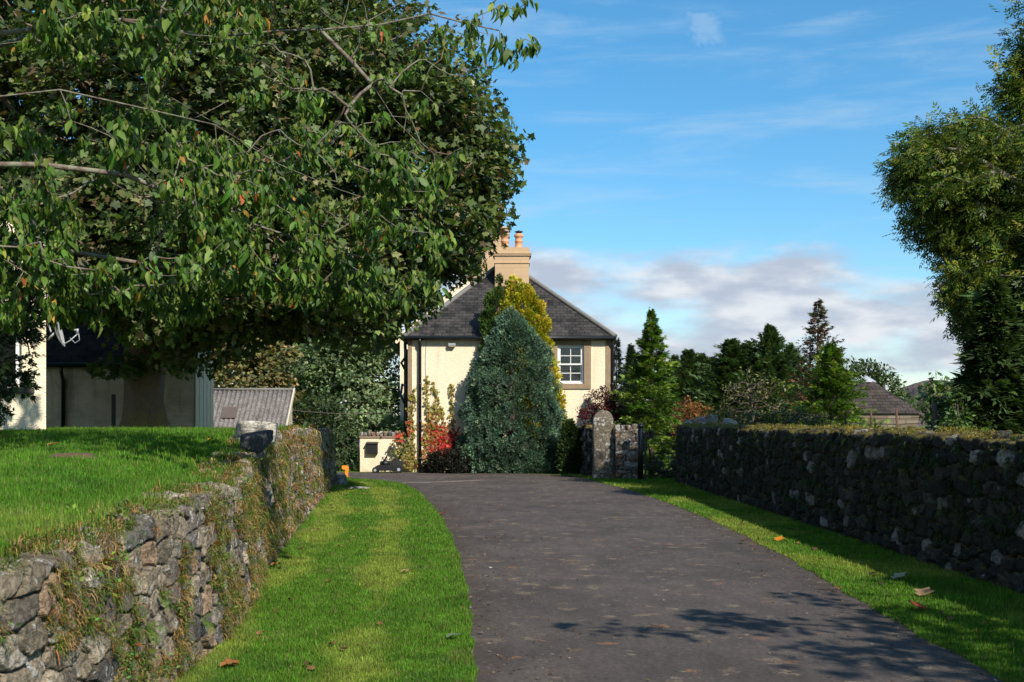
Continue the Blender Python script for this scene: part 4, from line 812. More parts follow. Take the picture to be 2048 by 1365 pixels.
# ------------------------------------------------------------------ left house, barn, shed
def left_house():
    Y = 17.2; x1 = PX(92, Y); h = empty('left_cottage', (x1, Y, 1.45), 'sunlit cream harled cottage corner cut off at the picture edge', 'house'); x0 = x1-5; zE = 4.25; xw = PX(47, Y)
    z0, z1 = PZ(776, Y), PZ(665, Y)
    b = MB(); b.box((xw, Y, 1.2), (x1, Y+.4, zE)); b.box((xw-1.0, Y, 1.2), (xw, Y+.4, z0)); b.box((xw-1.0, Y, z1), (xw, Y+.4, zE)); b.box((x0, Y, 1.2), (xw-1.0, Y+.4, zE))
    b.box((x1-.4, Y+.4, 1.2), (x1, Y+6, zE)); b.box((x0, Y+.4, 1.2), (x0+.4, Y+6, zE)); b.prism([(x0, Y, zE), (x1, Y, zE), ((x0+x1)/2, Y, zE+2.2)], (0, .4, 0)); b.prism([(x0, Y+5.6, zE), (x1, Y+5.6, zE), ((x0+x1)/2, Y+5.6, zE+2.2)], (0, .4, 0)); b.build('wall', M_HARL, h)
    w = MB(); w.box((xw-1.0, Y+.18, z0), (xw-.93, Y+.26, z1)); w.box((xw-.07, Y+.18, z0), (xw, Y+.26, z1)); w.box((xw-.93, Y+.18, z1-.07), (xw-.07, Y+.26, z1)); w.box((xw-.93, Y+.18, z0), (xw-.07, Y+.26, z0+.07)); wf = w.build('window', M_WHITE, h)
    w = MB(); w.box((xw-.94, Y+.21, z0+.06), (xw-.06, Y+.225, z1-.06)); p = w.build('pane', M_GLASS, None); p.parent = wf; p.location = (0, 0, 0)
    w = MB(); w.box((xw-1.08, Y-.09, z0-.085), (PX(70, Y), Y+.17, z0-.01)); w.build('sill', simple('dark_sill', (.05, .04, .035), .7), h, bevel=.006)
    b = MB(); mx = (x0+x1)/2
    for sg, xe in ((1, x0-.15), (-1, x1+.15)): b.prism([(xe, Y-.1, zE-.1), (mx, Y-.1, zE+2.25), (mx, Y-.1, zE+2.37), (xe, Y-.1, zE+.02)], (0, 6.2, 0))
    b.build('roof', M_SLATE, h, uv=True)
    b = MB(); b.tube([(x1+.03, Y+.06, zE-.2), (x1+.03, Y+.06, 3.0)], .01, 6); b.build('cable', M_GREY, h)
    h.rotation_euler = (0, 0, math.radians(25))
    # satellite dish on the corner
    c = Vector((PX(118, Y), Y-.02, PZ(664, Y))); d = empty('satellite_dish', tuple(c), 'white satellite dish seen edge on beside the cream cottage corner', 'satellite dish')
    ax = Vector((.94, .22, .24)).normalized(); u = ax.orthogonal().normalized(); u = Vector((0, 0, 1)); u = (u-ax*u.dot(ax)).normalized(); w = ax.cross(u); b = MB(); rings = []
    for i in range(9):
        t = i/8; rr = .21*t; rings.append([b.bm.verts.new(c+ax*(.07*t*t-.04)+(u*math.cos(a)*1.1+w*math.sin(a))*rr) for a in [2*math.pi*k/28 for k in range(28)]] if i else [b.bm.verts.new(c-ax*.04)])
    for k in range(28):
        b.bm.faces.new([rings[0][0], rings[1][k], rings[1][(k+1) % 28]])
        for i in range(1, 8): b.bm.faces.new([rings[i][k], rings[i+1][k], rings[i+1][(k+1) % 28], rings[i][(k+1) % 28]])
    bmesh.ops.solidify(b.bm, geom=list(b.bm.faces), thickness=.008); b.build('dish', simple('white_enamel', (.62, .62, .60), .4), d)
    e = c+ax*.26-u*.08; b = MB(); b.tube([c-u*.2, c-u*.16+ax*.12, e], .009, 6); b.build('feed_arm', M_GREY, d); b = MB(); b.tube([e-ax*.02, e+u*.05, e+u*.05-ax*.05], .022, 8); b.build('receiver', M_GREY, d)
    b = MB(); b.tube([e, e-u*.10-ax*.01, e-u*.13-ax*.08, e-u*.04-ax*.13], .006, 6); b.build('cable', M_GREY, d); b = MB(); b.tube([c-ax*.05, c-ax*.12-u*.05, Vector((x1+.0, Y+.1, c.z-.1))], .016, 8); b.tube([c-ax*.1+u*.02, Vector((x1, Y+.1, c.z+.12))], .012, 8); b.build('bracket', M_GREY, d)
left_house()
def barn():
    Y = 30.5; xL, xc = PX(70, Y), PX(387, Y); h = empty('stone_barn', (xL, Y, 1.4), 'old limewashed stone barn in the shade of the big tree', 'barn'); zE = PZ(722, Y); zB = 1.2
    # right side runs back and outwards a little so that the camera sees it
    bx, by = PX(424, 34.4), 34.4; xL2 = xL-6
    b = MB(); b.prism([(xL2, Y, zB), (xc, Y, zB), (bx, by, zB), (xL2+.5, by+1.0, zB)], (0, 0, zE-zB)); b.build('wall', M_LIME, h)
    b = MB(); d = Vector((bx-xc, by-Y, 0)); n = Vector((d.y, -d.x, 0)).normalized()
    for i in range(5): p = Vector((xc, Y, 0))+d*(i/5+.012)+n*.02; q = Vector((xc, Y, 0))+d*((i+1)/5-.012)+n*.02; b.prism([(p.x, p.y, zB), (q.x, q.y, zB), (q.x+n.x*.03, q.y+n.y*.03, zB), (p.x+n.x*.03, p.y+n.y*.03, zB)], (0, 0, zE-zB+.5))
    b.build('side_boards', simple('pale_boards', (.74, .60, .38), .85, bumpy=.4), h)
    b = MB(); zr = PZ(590, Y+2.3); m_ = Vector(((xc+bx)/2, (Y+by)/2, zr)); a_ = Vector((xL2, Y+2.1, zr))
    b.prism([(xL2, Y-.15, zE-.1), (xL2, Y+2.1, zr), (xL2, by+1.2, zE-.1)], (0, 0, .12)); b.bm.free(); b = MB()
    V = [(xL2, Y-.18, zE-.12), (xc+.12, Y-.18, zE-.12), (m_.x+.12, m_.y, zr), (xL2, Y+2.1, zr), (bx+.12, by+.1, zE-.12), (xL2, by+1.2, zE-.12)]; vs = [b.bm.verts.new(p) for p in V]; b.bm.faces.new([vs[0], vs[1], vs[2], vs[3]]); b.bm.faces.new([vs[3], vs[2], vs[4], vs[5]]); bmesh.ops.solidify(b.bm, geom=list(b.bm.faces), thickness=.1); b.build('roof', M_SLATE2, h, uv=True)
    b = MB(); b.poly([(xc+.0, Y+.0, zE), (bx, by, zE), (m_.x, m_.y, zr-.12)]); bmesh.ops.solidify(b.bm, geom=list(b.bm.faces), thickness=.06); b.build('gable', simple('gable_boards', (.48, .43, .33), .85), h)
    g_ = MB(); g_.tube([(xL2, Y-.2, zE-.12), (xc+.1, Y-.2, zE-.12)], .06, 8); g_.build('gutter', M_BLACK, h)
    x = PX(128, Y); g_ = MB(); g_.tube([(x, Y-.2, zE-.14), (x, Y-.18, zE-.3), (x, Y-.06, zE-.5), (x, Y-.06, 1.3)], .05, 8); g_.build('downpipe', M_BLACK, h)
    x = PX(227, Y); g_ = MB(); g_.box((x-.05, Y-.012, 1.3), (x+.05, Y+.01, PZ(789, Y))); g_.build('slit_dark_strip', M_BLACKP, h)  # black strip laid on the wall for the darkness inside a slit
barn()
def shed():
    Y = 37.5; h = empty('corrugated_shed', (PX(500, Y), Y, 0), 'low shed with grey ribbed corrugated roof right of the barn', 'shed')
    x0, x1 = PX(395, Y), PX(566, Y); z1 = PZ(780, Y+1.8); z0 = 1.15; nx_ = 260; ny = 4; xs = np.linspace(x0, x1, nx_); V = []
    for j in range(ny+1):
        t = j/ny; V.append(np.stack([xs, np.full(nx_, Y+1.8*t), z0+(z1-z0)*t+.022*np.sin(xs*2*math.pi/.150)], 1))
    V = np.concatenate(V); q = np.arange(ny)[:, None]*nx_+np.arange(nx_-1)[None]; Fq = np.stack([q, q+1, q+nx_+1, q+nx_], -1).reshape(-1, 4)
    def f(g):
        n = g.noise(5, 6, .7, 'Pos'); n2 = g.noise(40, 4, .7, 'Pos'); sx = g.N.new('ShaderNodeSeparateXYZ'); g.L.new(g.co('Pos'), sx.inputs[0]); lich = g.ramp(g.m('ADD', n2, g.m('MULTIPLY', n, .4)), .62, .8)
        c = g.mix(n2, (.04, .032, .029), (.12, .10, .09)); c = g.mix(g.m('MULTIPLY', lich, .5), c, (.40, .38, .36)); st = g.ramp(g.noise(6, 4, .6, 'Pos', sc3=(1.6, .2, .2)), .52, .7); c = g.mix(g.m('MULTIPLY', st, .5), c, (.07, .05, .045)); g.base(c); g.rough(.9)
    o = link('roof', npmesh('roof', V, Fq, smooth=True), mat('weathered_sheeting', f), h); md = o.modifiers.new('thick', 'SOLIDIFY'); md.thickness = .01
    b = MB(); b.box((x0, Y+.05, -.1), (x1-.05, Y+1.8, z0-.03)); b.prism([(x1-.14, Y+.05, z0-.03), (x1-.14, Y+1.8, z1-.07), (x1-.14, Y+1.8, z0-.03)], (.10, 0, 0)); b.build('wall', M_LIME, h)
    b = MB(); b.prism([(x1, Y-.02, z0-.14), (x1, Y+1.82, z1-.08), (x1, Y+1.82, z1+.06), (x1, Y-.02, z0+.02)], (.05, 0, 0)); b.build('barge_board', simple('pale_barge', (.5, .46, .36), .8), h)
    b = MB(); b.tube([(x0, Y+1.8, z1+.01), (x1, Y+1.8, z1+.01)], .05, 8); b.build('ridge_cap', M_GREY_STONE, h)
    xs_, zz = PX(458, Y+.9), z0+(z1-z0)*.45; b = MB(); sl = (z1-z0)/1.8; b.prism([(xs_-.22, Y+.70, z0+sl*.70+.035), (xs_+.26, Y+.70, z0+sl*.70+.035), (xs_+.26, Y+1.1, z0+sl*1.1+.035), (xs_-.22, Y+1.1, z0+sl*1.1+.035)], (0, -.01, .02)); b.build('patch_sheet', simple('dull_rust_sheet', (.10, .075, .065), .85), h)
    b = MB(); 
shed()
# wire from the shed to the cottage
b = MB(); a = P(560, 818, 42); c = P(800, 824, 43); b.tube([a+(c-a)*t+np.array([0, 0, -.12*math.sin(math.pi*t)]) for t in np.linspace(0, 1, 14)], .012, 5); tag(b.build('wire', M_WOOD), 'thin pale wire strung in front of the dark trees', 'wire')

# ------------------------------------------------------------------ slate-roofed hut at right
def hut():
    Y = 48; x0, x1 = PX(1640, Y), PX(1838, Y); zE = PZ(826, Y); h = empty('stone_hut', ((x0+x1)/2, Y, 0), 'low stone outbuilding with steep old slate roof and lead cap', 'outbuilding'); cx = PX(1719, Y+3); D = x1-x0; cy = Y+D/2; zt = PZ(753, cy)
    o, *_ = (None,); b = MB(); b.box((x0, Y, -.1), (x1, Y+D, zE)); 
    def f(g):
        v = g.N.new('ShaderNodeTexBrick'); g.L.new(g.co('UV'), v.inputs[0]); v.inputs['Scale'].default_value = 1; v.inputs['Brick Width'].default_value = .5; v.inputs['Row Height'].default_value = .2; v.inputs['Mortar Size'].default_value = .02
        g.set(v, 'Color1', (.15, .11, .08)); g.set(v, 'Color2', (.22, .18, .13)); g.set(v, 'Mortar', (.1, .08, .06)); g.base(g.mix(.5, v.outputs['Color'], g.mix(g.noise(6, 5, .6, 'Pos'), (.6, .6, .6), (1.4, 1.4, 1.4)), 'MULTIPLY')); g.rough(.9)
    b.build('wall', mat('squared_rubble', f), h, uv=True); ov = .1; b = MB(); e = [(x0-ov, Y-ov, zE-.02), (x1+ov, Y-ov, zE-.02), (x1+ov, Y+D+ov, zE-.02), (x0-ov, Y+D+ov, zE-.02)]; vs = [b.bm.verts.new(p) for p in e]; r_ = .22; tp = [b.bm.verts.new((cx+dx, cy+dy, zt-.22)) for dx, dy in ((-r_, -r_), (r_, -r_), (r_, r_), (-r_, r_))]
    for i in range(4): j = (i+1) % 4; b.bm.faces.new([vs[i], vs[j], tp[j], tp[i]])
    b.bm.faces.new(tp); b.bm.faces.new(vs[::-1]); b.build('roof', M_SLATE2, h, uv=True)
    b = MB(); b.lathe((cx, cy, zt-.26), [(.42, 0), (.38, .06), (.15, .2), (.02, .27)], 4); b.build('lead_cap', simple('lead', (.38, .39, .41), .5), h)
    vx = PX(1769, Y+2.2); b = MB(); b.tube([(vx, Y+2.0, PZ(795, Y+2)), (vx, Y+2.0, PZ(771, Y+2))], .07, 8); b.build('vent_pipe', M_GREY, h)
hut()
# fence posts behind the right wall
for i, (px, pt, Y, m, lab) in enumerate([(1691, 832, 24, M_RUST, 'thin rusty iron post just behind the right wall, left of the large fern'), (1742, 822, 22, M_RUST, 'rusty iron stake behind the large fern'), (1793, 818, 21, M_RUST, 'rusty iron stake in front of the hut corner'), (1870, 806, 22, M_WOOD, 'tall grey wooden stob standing between the hut and the dark tree')]):
    b = MB(); x = PX(px, Y); r_ = .022 if m is M_RUST else .05; b.tube([(x, Y, -.05), (x+.01, Y, 1.0), (x, Y, PZ(pt, Y))], [r_, r_*.95, r_*.85], 7); tag(b.build('fence_post', m), lab, 'fence post', 'posts of the wire fence behind the right wall')
b = MB()
for z in (1.62, 1.72):
    pts = [(PX(1691, 24), 24, z+.02), (PX(1742, 22), 22, z), (PX(1793, 21), 21, z-.01), (PX(1870, 22), 22, z+.02), (9.0, 20, z-.03), (11, 19, z)]; b.tube(pts, .006, 5)
tag(b.build('fence_wire', M_RUST), 'slack fence wires running above the right wall top', 'fence wire')

# ------------------------------------------------------------------ hill
def f(g):
    n = g.noise(.02, 8, .65, 'Pos'); n2 = g.noise(.09, 6, .7, 'Pos'); c = g.mix(g.ramp(n, .38, .62), (.10, .065, .06), (.20, .125, .10)); c = g.mix(g.m('MULTIPLY', g.ramp(n2, .55, .68), .6), c, (.30, .28, .28)); c = g.mix(g.m('MULTIPLY', g.ramp(g.noise(.035, 5, .6, 'Pos'), .55, .65), .7), c, (.045, .05, .05)); g.base(c); g.rough(1); g.bump(n2, 1, 6)
M_HILL = mat('heather_hill', f)
nx_, ny = 160, 60; xs = np.linspace(300, 1300, nx_); ys = np.linspace(1300, 2100, ny); Xg, Yg = np.meshgrid(xs, ys)
pxs = Xg/1600*F+1024; prof = interp([(1500, 0), (1700, 2), (1780, 28), (1812, 52), (1840, 59), (1862, 62), (1885, 60), (1930, 52), (2100, 60), (2300, 30), (2600, 0)], pxs)
ridge = np.exp(-((Yg-1600)/230)**2); Zg = prof*ridge*(1+.10*(fbm(Xg*.02, Yg*.01, 0, 3, 5)-.5))+ridge*prof*.10*(fbm(Xg*.07, Yg*.05, 0, 8, 4)-.5)-2
q = np.arange(ny-1)[:, None]*nx_+np.arange(nx_-1)[None]; tag(link('hill', npmesh('hill', np.stack([Xg, Yg, Zg], -1).reshape(-1, 3), np.stack([q, q+1, q+nx_+1, q+nx_], -1).reshape(-1, 4), smooth=True), M_HILL), kind='structure')

# ------------------------------------------------------------------ broadleaf trees
def addtree(name, label, base, A, par, r, leafparts, trunk=None, barkm=M_BARK, k=5, rmin=0.0, leafm=M_LEAF, group=None, cat='tree', bname='branches', cname='crown'):
    t = empty(name, tuple(base), label, cat, group)
    if trunk is not None: V, Fq = trunk; link('trunk', npmesh('trunk', V, Fq, smooth=True), barkm, t)
    V, Fq = branchmesh(A, par, r, k, rmin); link(bname, npmesh(bname, V, Fq, smooth=True), barkm, t)
    Vs, Fs, Cs = [], [], []; o = 0
    for V, Fc, c in leafparts: Vs.append(V); Fs.append(Fc+o); Cs.append(c); o += len(V)
    link(cname, npmesh(cname, np.concatenate(Vs), np.concatenate(Fs), np.clip(np.concatenate(Cs), 0, 1)), leafm, t); return t

# big sycamore
def sycamore():
    Y0 = 26.0; bx = PX(285, Y0); bz = 1.35; root = [(bx, Y0, bz), (bx+.05, Y0, 2.3), (bx+.1, Y0, 3.2), (bx-.1, Y0, 4.2), (bx+.2, Y0+.2, 5.6), (bx+.1, Y0, 7.2), (bx+.4, Y0, 9.0), (bx+.2, Y0, 11)]
    zs = np.linspace(bz-.2, 4.3, 30); zz = zs-bz; rad = .37+.16*np.exp(-np.maximum(zz, 0)/.4)-.02*zz; pts = np.stack([bx+.05*np.sin(zs), Y0+0*zs, zs], 1); fl = .30*np.exp(-np.maximum(zz, 0)/.5)
    tk = trunk_tube(pts, rad, 36, fl, 2)
    # the trunk fork
    L = lobes_px([(120,-150,25,330),(420,-200,25,340),(590,-150,25,200),(700,80,25.5,100),(790,190,25.5,95,2.6),(870,240,25.5,60,2),(930,270,25.5,75,2.6),(955,350,25.5,62,2.2),(900,440,25,90,2.4),(700,300,25,300,4.5),(420,250,25,330,5),(120,260,26,330,5),(-200,200,27,320,5),(700,540,24.5,150,3.5),(800,550,25,95,2.2),(500,480,24,185,4),(250,480,24.5,180,4.5),(30,460,25,180,4.5),(330,610,24,70,2.5),(190,580,24.5,55,2.0),(450,630,24.5,75,2.2),(580,610,25,60,1.8),(975,300,25,45,1.4),(895,510,25,50,1.5),(700,190,24,165,3),(380,700,25,50,1),(330,725,25,35,.8)])
    tips = tips_in(L, 2.1, .5); lim = tips[(tips[:, 2] > 2.9)]; A, par, r, tn = grow(root, lim, .8, .05, .3, r_tip=.011, r_pow=.46, r_max=.42)
    cols = [(.060,.095,.024),(.105,.140,.040),(.125,.090,.040),(.042,.068,.020),(.18,.185,.075)]; w = [.38,.27,.09,.18,.08]
    lp = [clump_leaves(lim, 46, .48, .135, 'flat', T_PALM, cols, w, .3, up=.55, centre=(bx+1, Y0, 6), flat=.75)]
    low = np.array([P(215, 742, 25), P(240, 735, 25), P(265, 745, 25), P(285, 738, 25), P(200, 735, 25.2), P(260, 725, 24.8)]); lp.append(clump_leaves(low, 18, .24, .17, 'flat', T_PALM, [(.10,.15,.05),(.075,.12,.035)], [.5,.5], .2, centre=(bx, Y0, 2)))
    A2, p2, r2, _ = grow([(bx, Y0-.3, 2.2), (bx-.2, Y0-.6, 2.7)], low, .4, .1, r_tip=.01)
    A, par, r = np.concatenate([A, A2]), np.concatenate([par, np.where(p2 < 0, -1, p2+len(A))]), np.concatenate([r, r2])
    t = addtree('sycamore_tree', 'huge sycamore with mossy flared trunk in front of the barn', (bx, Y0, bz), A, par, r, lp, trunk=tk, barkm=M_SYC, k=6)
def f(g):
    n = g.noise(7, 6, .65, 'Pos'); n2 = g.noise(40, 4, .6, 'Pos', sc3=(1, 1, .3)); c = g.mix(n2, (.10, .068, .046), (.32, .23, .165)); c = g.mix(g.m('MULTIPLY', g.ramp(n, .55, .7), .4), c, (.24, .23, .19))
    s = g.N.new('ShaderNodeSeparateXYZ'); g.L.new(g.co('Pos'), s.inputs[0]); mo = g.m('MULTIPLY', g.ramp(g.m('ADD', s.outputs[2], g.m('MULTIPLY', n, 1.4)), 3.0, 2.1), g.ramp(g.noise(6, 4, .6, 'Pos'), .36, .5)); c = g.mix(g.m('MULTIPLY', mo, .85), c, g.mix(n2, (.16, .14, .02), (.40, .26, .07))); g.base(c); g.rough(.95); g.bump(n2, .9, .05)  # moss at the trunk foot, its orange brightened to suggest sunlight
M_SYC = mat('mossy_sycamore_bark', f)
sycamore()

# cherry in the foreground: trunk stands outside the picture on the left
def cherry():
    base = np.array([-7.4, 10.2, 1.25]); root = [(-7.4, 10.2, 1.25), (-7.3, 10.2, 2.1), (-7.0, 10.1, 3.1), (-6.6, 10.0, 4.0), (-6.0, 9.8, 5.1), (-5.6, 9.7, 6.2)]
    def W_(l): return [P(q[0], q[1], q[2]*1.38) for q in l]
    limbs = [(3, W_([(-150,90,7.2),(60,60,7.3),(240,40,7.5),(420,75,7.6),(560,62,7.6),(640,60,7.6),(760,50,7.6),(860,28,7.6),(935,48,7.6),(1000,62,7.7)])),
             (None, W_([(640,60,7.6),(700,120,7.5),(745,170,7.5),(790,240,7.5),(850,300,7.5)])),
             (2, W_([(-100,330,7.3),(80,330,7.4),(250,350,7.6),(420,420,7.8),(600,480,7.9),(740,520,8.0)])),
             (2, W_([(-60,480,7.8),(120,500,8.1),(300,530,8.4),(480,560,8.6),(620,590,8.6),(760,590,8.5)])),
             (3, W_([(-60,200,6.8),(120,180,6.8),(300,220,6.9),(430,250,7.0),(560,330,7.2),(680,380,7.4),(800,420,7.6)])),
             (4, W_([(0,-150,7.0),(200,-180,7.1),(400,-160,7.2),(650,-100,7.4),(850,-60,7.5)])),
             (3, W_([(100,60,8.2),(350,200,8.6),(520,300,8.8),(650,420,8.9),(770,500,8.8)]))]
    # twig tips: dense mass with an uneven right and lower edge
    T_ = []
    def region(n, poly, y0, y1):
        pl = np.array(poly, float); k = 0
        while k < n:
            x = R.uniform(pl[:, 0].min(), pl[:, 0].max()); y = R.uniform(pl[:, 1].min(), pl[:, 1].max()); ins = False; j = len(pl)-1
            for i in range(len(pl)):
                if (pl[i, 1] > y) != (pl[j, 1] > y) and x < (pl[j, 0]-pl[i, 0])*(y-pl[i, 1])/(pl[j, 1]-pl[i, 1])+pl[i, 0]: ins = not ins
                j = i
            if ins: T_.append(P(x, y, 1.38*R.uniform(y0, y1))); k += 1
    region(620, [(-150,-350),(350,-350),(520,-60),(560,200),(520,420),(560,560),(300,560),(100,600),(-150,560)], 6.8, 9.0)
    region(250, [(-150,-380),(700,-330),(700,-60),(640,20),(560,60),(500,250),(-150,200)], 6.6, 8.6)
    region(210, [(500,180),(700,300),(860,380),(905,470),(880,580),(780,580),(700,560),(560,560),(420,560),(350,400)], 7.2, 8.8)
    region(34, [(560,130),(760,200),(900,330),(880,420),(650,320)], 7.3, 8.0)
    region(110, [(-150,380),(150,380),(140,560),(105,650),(60,655),(-150,660)], 7.4, 8.8)
    region(120, [(100,540),(480,560),(430,640),(250,650),(110,640)], 8.0, 9.2)
    region(70, [(450,520),(640,560),(780,590),(850,600),(760,620),(640,610),(480,590)], 7.8, 8.8)
    shade_boughs = [(R.uniform(-350, 620), R.uniform(-950, -230), R.uniform(8.0, 10.5)) for _ in range(560)]; T_ += [P(*q) for q in shade_boughs if q[0] < 620+.35*(q[1]+230) and fbm(q[0]*.006, q[1]*.006, 0, 31, 2) > .36]  # unseen boughs above the frame, added to shade the leaves below
    T_ = np.array(T_); qx, qy = 1024+T_[:, 0]/T_[:, 1]*F, HZ-(T_[:, 2]-EYE)/T_[:, 1]*F; pocket = fbm(qx*.0075, qy*.011, T_[:, 1]*.12, 61, 3)
    tips = T_[(pocket > .405) | (qy < -60) | ((qx < 150) & (qy > 380))]
    sparse = np.array([P(q[0], q[1], q[2]*1.38) for q in [(1000,10,7.7),(1030,20,7.7),(1050,78,7.7),(1068,88,7.7),(1040,92,7.7),(1010,110,7.7),(960,30,7.6),(985,70,7.6),(965,100,7.6),(935,60,7.6),(1020,112,7.7),(1000,95,7.7),(950,105,7.6),(1058,5,7.7),(880,70,7.5),(840,95,7.5),(905,115,7.5),(760,80,7.5),(820,140,7.6),(700,90,7.5),(880,330,7.5),(905,345,7.5),(925,295,7.5),(860,200,7.5),(780,150,7.5)]])
    allt = np.concatenate([tips, sparse]); A, par, r, tn = grow(root, allt, .16, -.05, .25, limbs, r_tip=.0026, r_pow=.42, r_max=.09, jit=.12)
    bare = np.array([P(q[0], q[1], q[2]*1.38) for q in [(R.uniform(450, 930), R.uniform(-20, 420), R.uniform(7.0, 7.5)) for _ in range(38)]+ [(900,150,7.5),(972,130,7.5),(930,160,7.6),(870,330,7.4),(610,120,7.3),(500,90,7.3),(690,230,7.3),(760,310,7.4),(430,330,7.3),(560,160,7.3),(330,60,7.2),(640,20,7.4),(800,10,7.5),(720,60,7.4),(850,120,7.5),(280,380,7.3),(200,250,7.0),(560,260,7.3)]])
    A2, p2, r2, _ = grow(W_([(640,60,7.55),(700,120,7.45),(745,170,7.45)]), bare, .12, .1, .1, r_tip=.0028, jit=.2)
    off = len(A); A, par, r = np.concatenate([A, A2]), np.concatenate([par, np.where(p2 < 0, -1, p2+off)]), np.concatenate([r, r2])
    cols = [(.050,.112,.013),(.085,.152,.018),(.150,.200,.034),(.028,.064,.009),(.36,.20,.03),(.35,.09,.03)]; w = [.33,.29,.19,.175,.01,.005]
    tt = A[tn]; k = len(tt); n = 19; nn = np.full(k, n)
    # leaves in bunches along the last bit of each twig
    pa = A[par[tn]]; u = R.random((k*n, 1))*.9; O = np.repeat(tt, n, 0)*(1-u)+np.repeat(pa, n, 0)*u+ball(k*n)*.08; m = len(O)
    Ax = np.array([0, 0, -1.])+rnd(m)*.62+np.array([.12, 0, 0]); Nn = unit(np.array([.55, -.75, .35])+rnd(m)*.75); S = .088*np.exp(R.normal(0, .24, m)); col = palette(m, cols, w, .22)
    kp = (R.random(m) < .5) | (1024+O[:, 0]/O[:, 1]*F < 900); O, Ax, Nn, S, col = O[kp], Ax[kp], Nn[kp], S[kp], col[kp]; m = len(O); kind = R.integers(0, 4, m); lp = []
    for q in range(4):
        tv = T_CHERRY[0].copy(); tv[:, 2] += [(-.0), -.22, .10, -.45][q]*tv[:, 0]**2; tv[:, 1] *= [1, .8, .95, .62][q]; tv[:, 2] += np.abs(tv[:, 1])*[0, .5, -.2, .9][q]; w_ = kind == q; lp.append(leafmesh(O[w_], Ax[w_], Nn[w_], S[w_], (tv, T_CHERRY[1]), col[w_]))
    zs = np.linspace(1.0, 4.8, 20); pts = np.stack([np.interp(zs, [1.25,2.1,3.1,4.0,5.1], [-7.4,-7.3,-7.0,-6.6,-6.0]), np.interp(zs, [1.25,5.1], [10.2,9.8]), zs], 1); tk = trunk_tube(pts, .17-.02*(zs-.8)+.06*np.exp(-(zs-.8)/.2), 18, None, 5)
    t = addtree('cherry_tree', 'near cherry tree whose drooping leafy boughs fill the upper left', tuple(base), A, par, r, lp, trunk=tk, barkm=M_LICHEN_BARK, k=5)
    # lichen tufts hanging on the thicker boughs
    idx = np.where((r > .007) & (A[:, 0] > -4))[0]; idx = R.choice(idx, min(620, len(idx))); nb = 16; B = np.repeat(A[idx]+R.normal(0, .02, (len(idx), 3)), nb, 0); m = len(B)
    V, Fc, c = leafmesh(B, rnd(m)+np.array([0, 0, -.3]), rnd(m), .026*np.exp(R.normal(0, .4, m)), T_SPRAY, palette(m, [(.26,.28,.18),(.19,.22,.12)], None, .15)); lo = link('lichen', npmesh('lichen', V, Fc, c), M_DRY, t); lo['kind'] = 'stuff'
cherry()

def ash_right():
    Y0 = 22; bx = PX(2330, Y0); root = [(bx, Y0, 0), (bx, Y0, 2), (bx-.2, Y0, 4), (bx-.3, Y0, 6.5), (bx-.2, Y0, 9), (bx, Y0, 12)]
    L = lobes_px([(q_[0]+12,)+q_[1:] for q_ in [(2120,60,22,105),(2060,180,22,80),(2110,330,22,150),(1890,330,22,95,1.3),(1840,350,21.5,68,1.0),(1960,300,22,60,1),(1900,440,22.5,85,1.1),(2000,470,22.5,110,1.4),(1960,560,22,75,1),(1930,600,22,45,.7),(2080,620,22,140,1.8),(2030,700,22.5,60,1),(1965,640,22,52,.9),(2080,740,22,60,1),(2200,500,23,220),(2250,150,23,200),(2350,-100,23,250),(2400,600,23,200),(2150,800,22,120),(2150,-150,22.5,140),(2075,830,24,60,.8)]])
    tips = tips_in(L, 11, .55); tips = tips[tips[:, 2] > 1.5]; A, par, r, tn = grow(root, tips, .5, .12, .3, r_tip=.008, r_pow=.47, r_max=.34)
    cols = [(.075,.125,.018),(.135,.18,.026),(.22,.23,.035),(.038,.068,.013)]; w = [.34,.27,.14,.25]
    lp = [clump_leaves(tips, 20, .30, .21, 'flat', T_ASH, cols, w, .28, up=.7, centre=(bx, Y0, 6))]
    zs = np.linspace(-.1, 6.5, 20); tk = trunk_tube(np.stack([bx-.05*zs, Y0+0*zs, zs], 1), .42-.03*zs, 20, None, 4)
    addtree('ash_tree', 'tall ash tree with yellow green crown at the right edge', (bx, Y0, 0), A, par, r, lp, trunk=tk, barkm=M_LICHEN_BARK, k=5)
ash_right()

def shade_tree():      # stands outside the picture on the right of the camera; its shadow lies over the drive
    bx, by = 8.2, -1.5; root = [(bx, by, 0), (bx, by, 2), (bx-.2, by+.1, 3.6), (bx-.3, by+.2, 5.2), (bx-.3, by, 7)]
    L = [(np.array([6.9, 2.6, 4.9]), 1.2, 1.2), (np.array([5.6, 3.9, 4.7]), .75, .6), (np.array([5.0, 4.9, 4.8]), .45, .5), (np.array([4.3, 4.2, 5.0]), .4, .35), (np.array([7.2, 4.6, 4.9]), 1.2, 1.2), (np.array([8.2, 6.0, 5.0]), 1.2, 1.1), (np.array([8.2, 2.0, 5.0]), 1.5, 1.3), (np.array([8.6, -1.2, 6.2]), 2.2, 2.0), (np.array([6.6, -.6, 5.6]), 1.3, 1.2)]
    tips = tips_in(L, 2.6, .9); A, par, r, tn = grow(root, tips, .4, .1, .3, r_tip=.008, r_max=.25)
    addtree('roadside_tree', 'broadleaf tree beside the right wall next to the viewer, casting its shadow on the drive', (bx, by, 0), A, par, r, [clump_leaves(tips, 13, .3, .15, 'flat', T_PALM, [(.07,.10,.03)], None, .2)], trunk=trunk_tube(np.stack([np.full(12, bx), np.full(12, by), np.linspace(-.1, 4, 12)], 1), np.linspace(.34, .22, 12), 16, None, 3), k=5)
shade_tree()

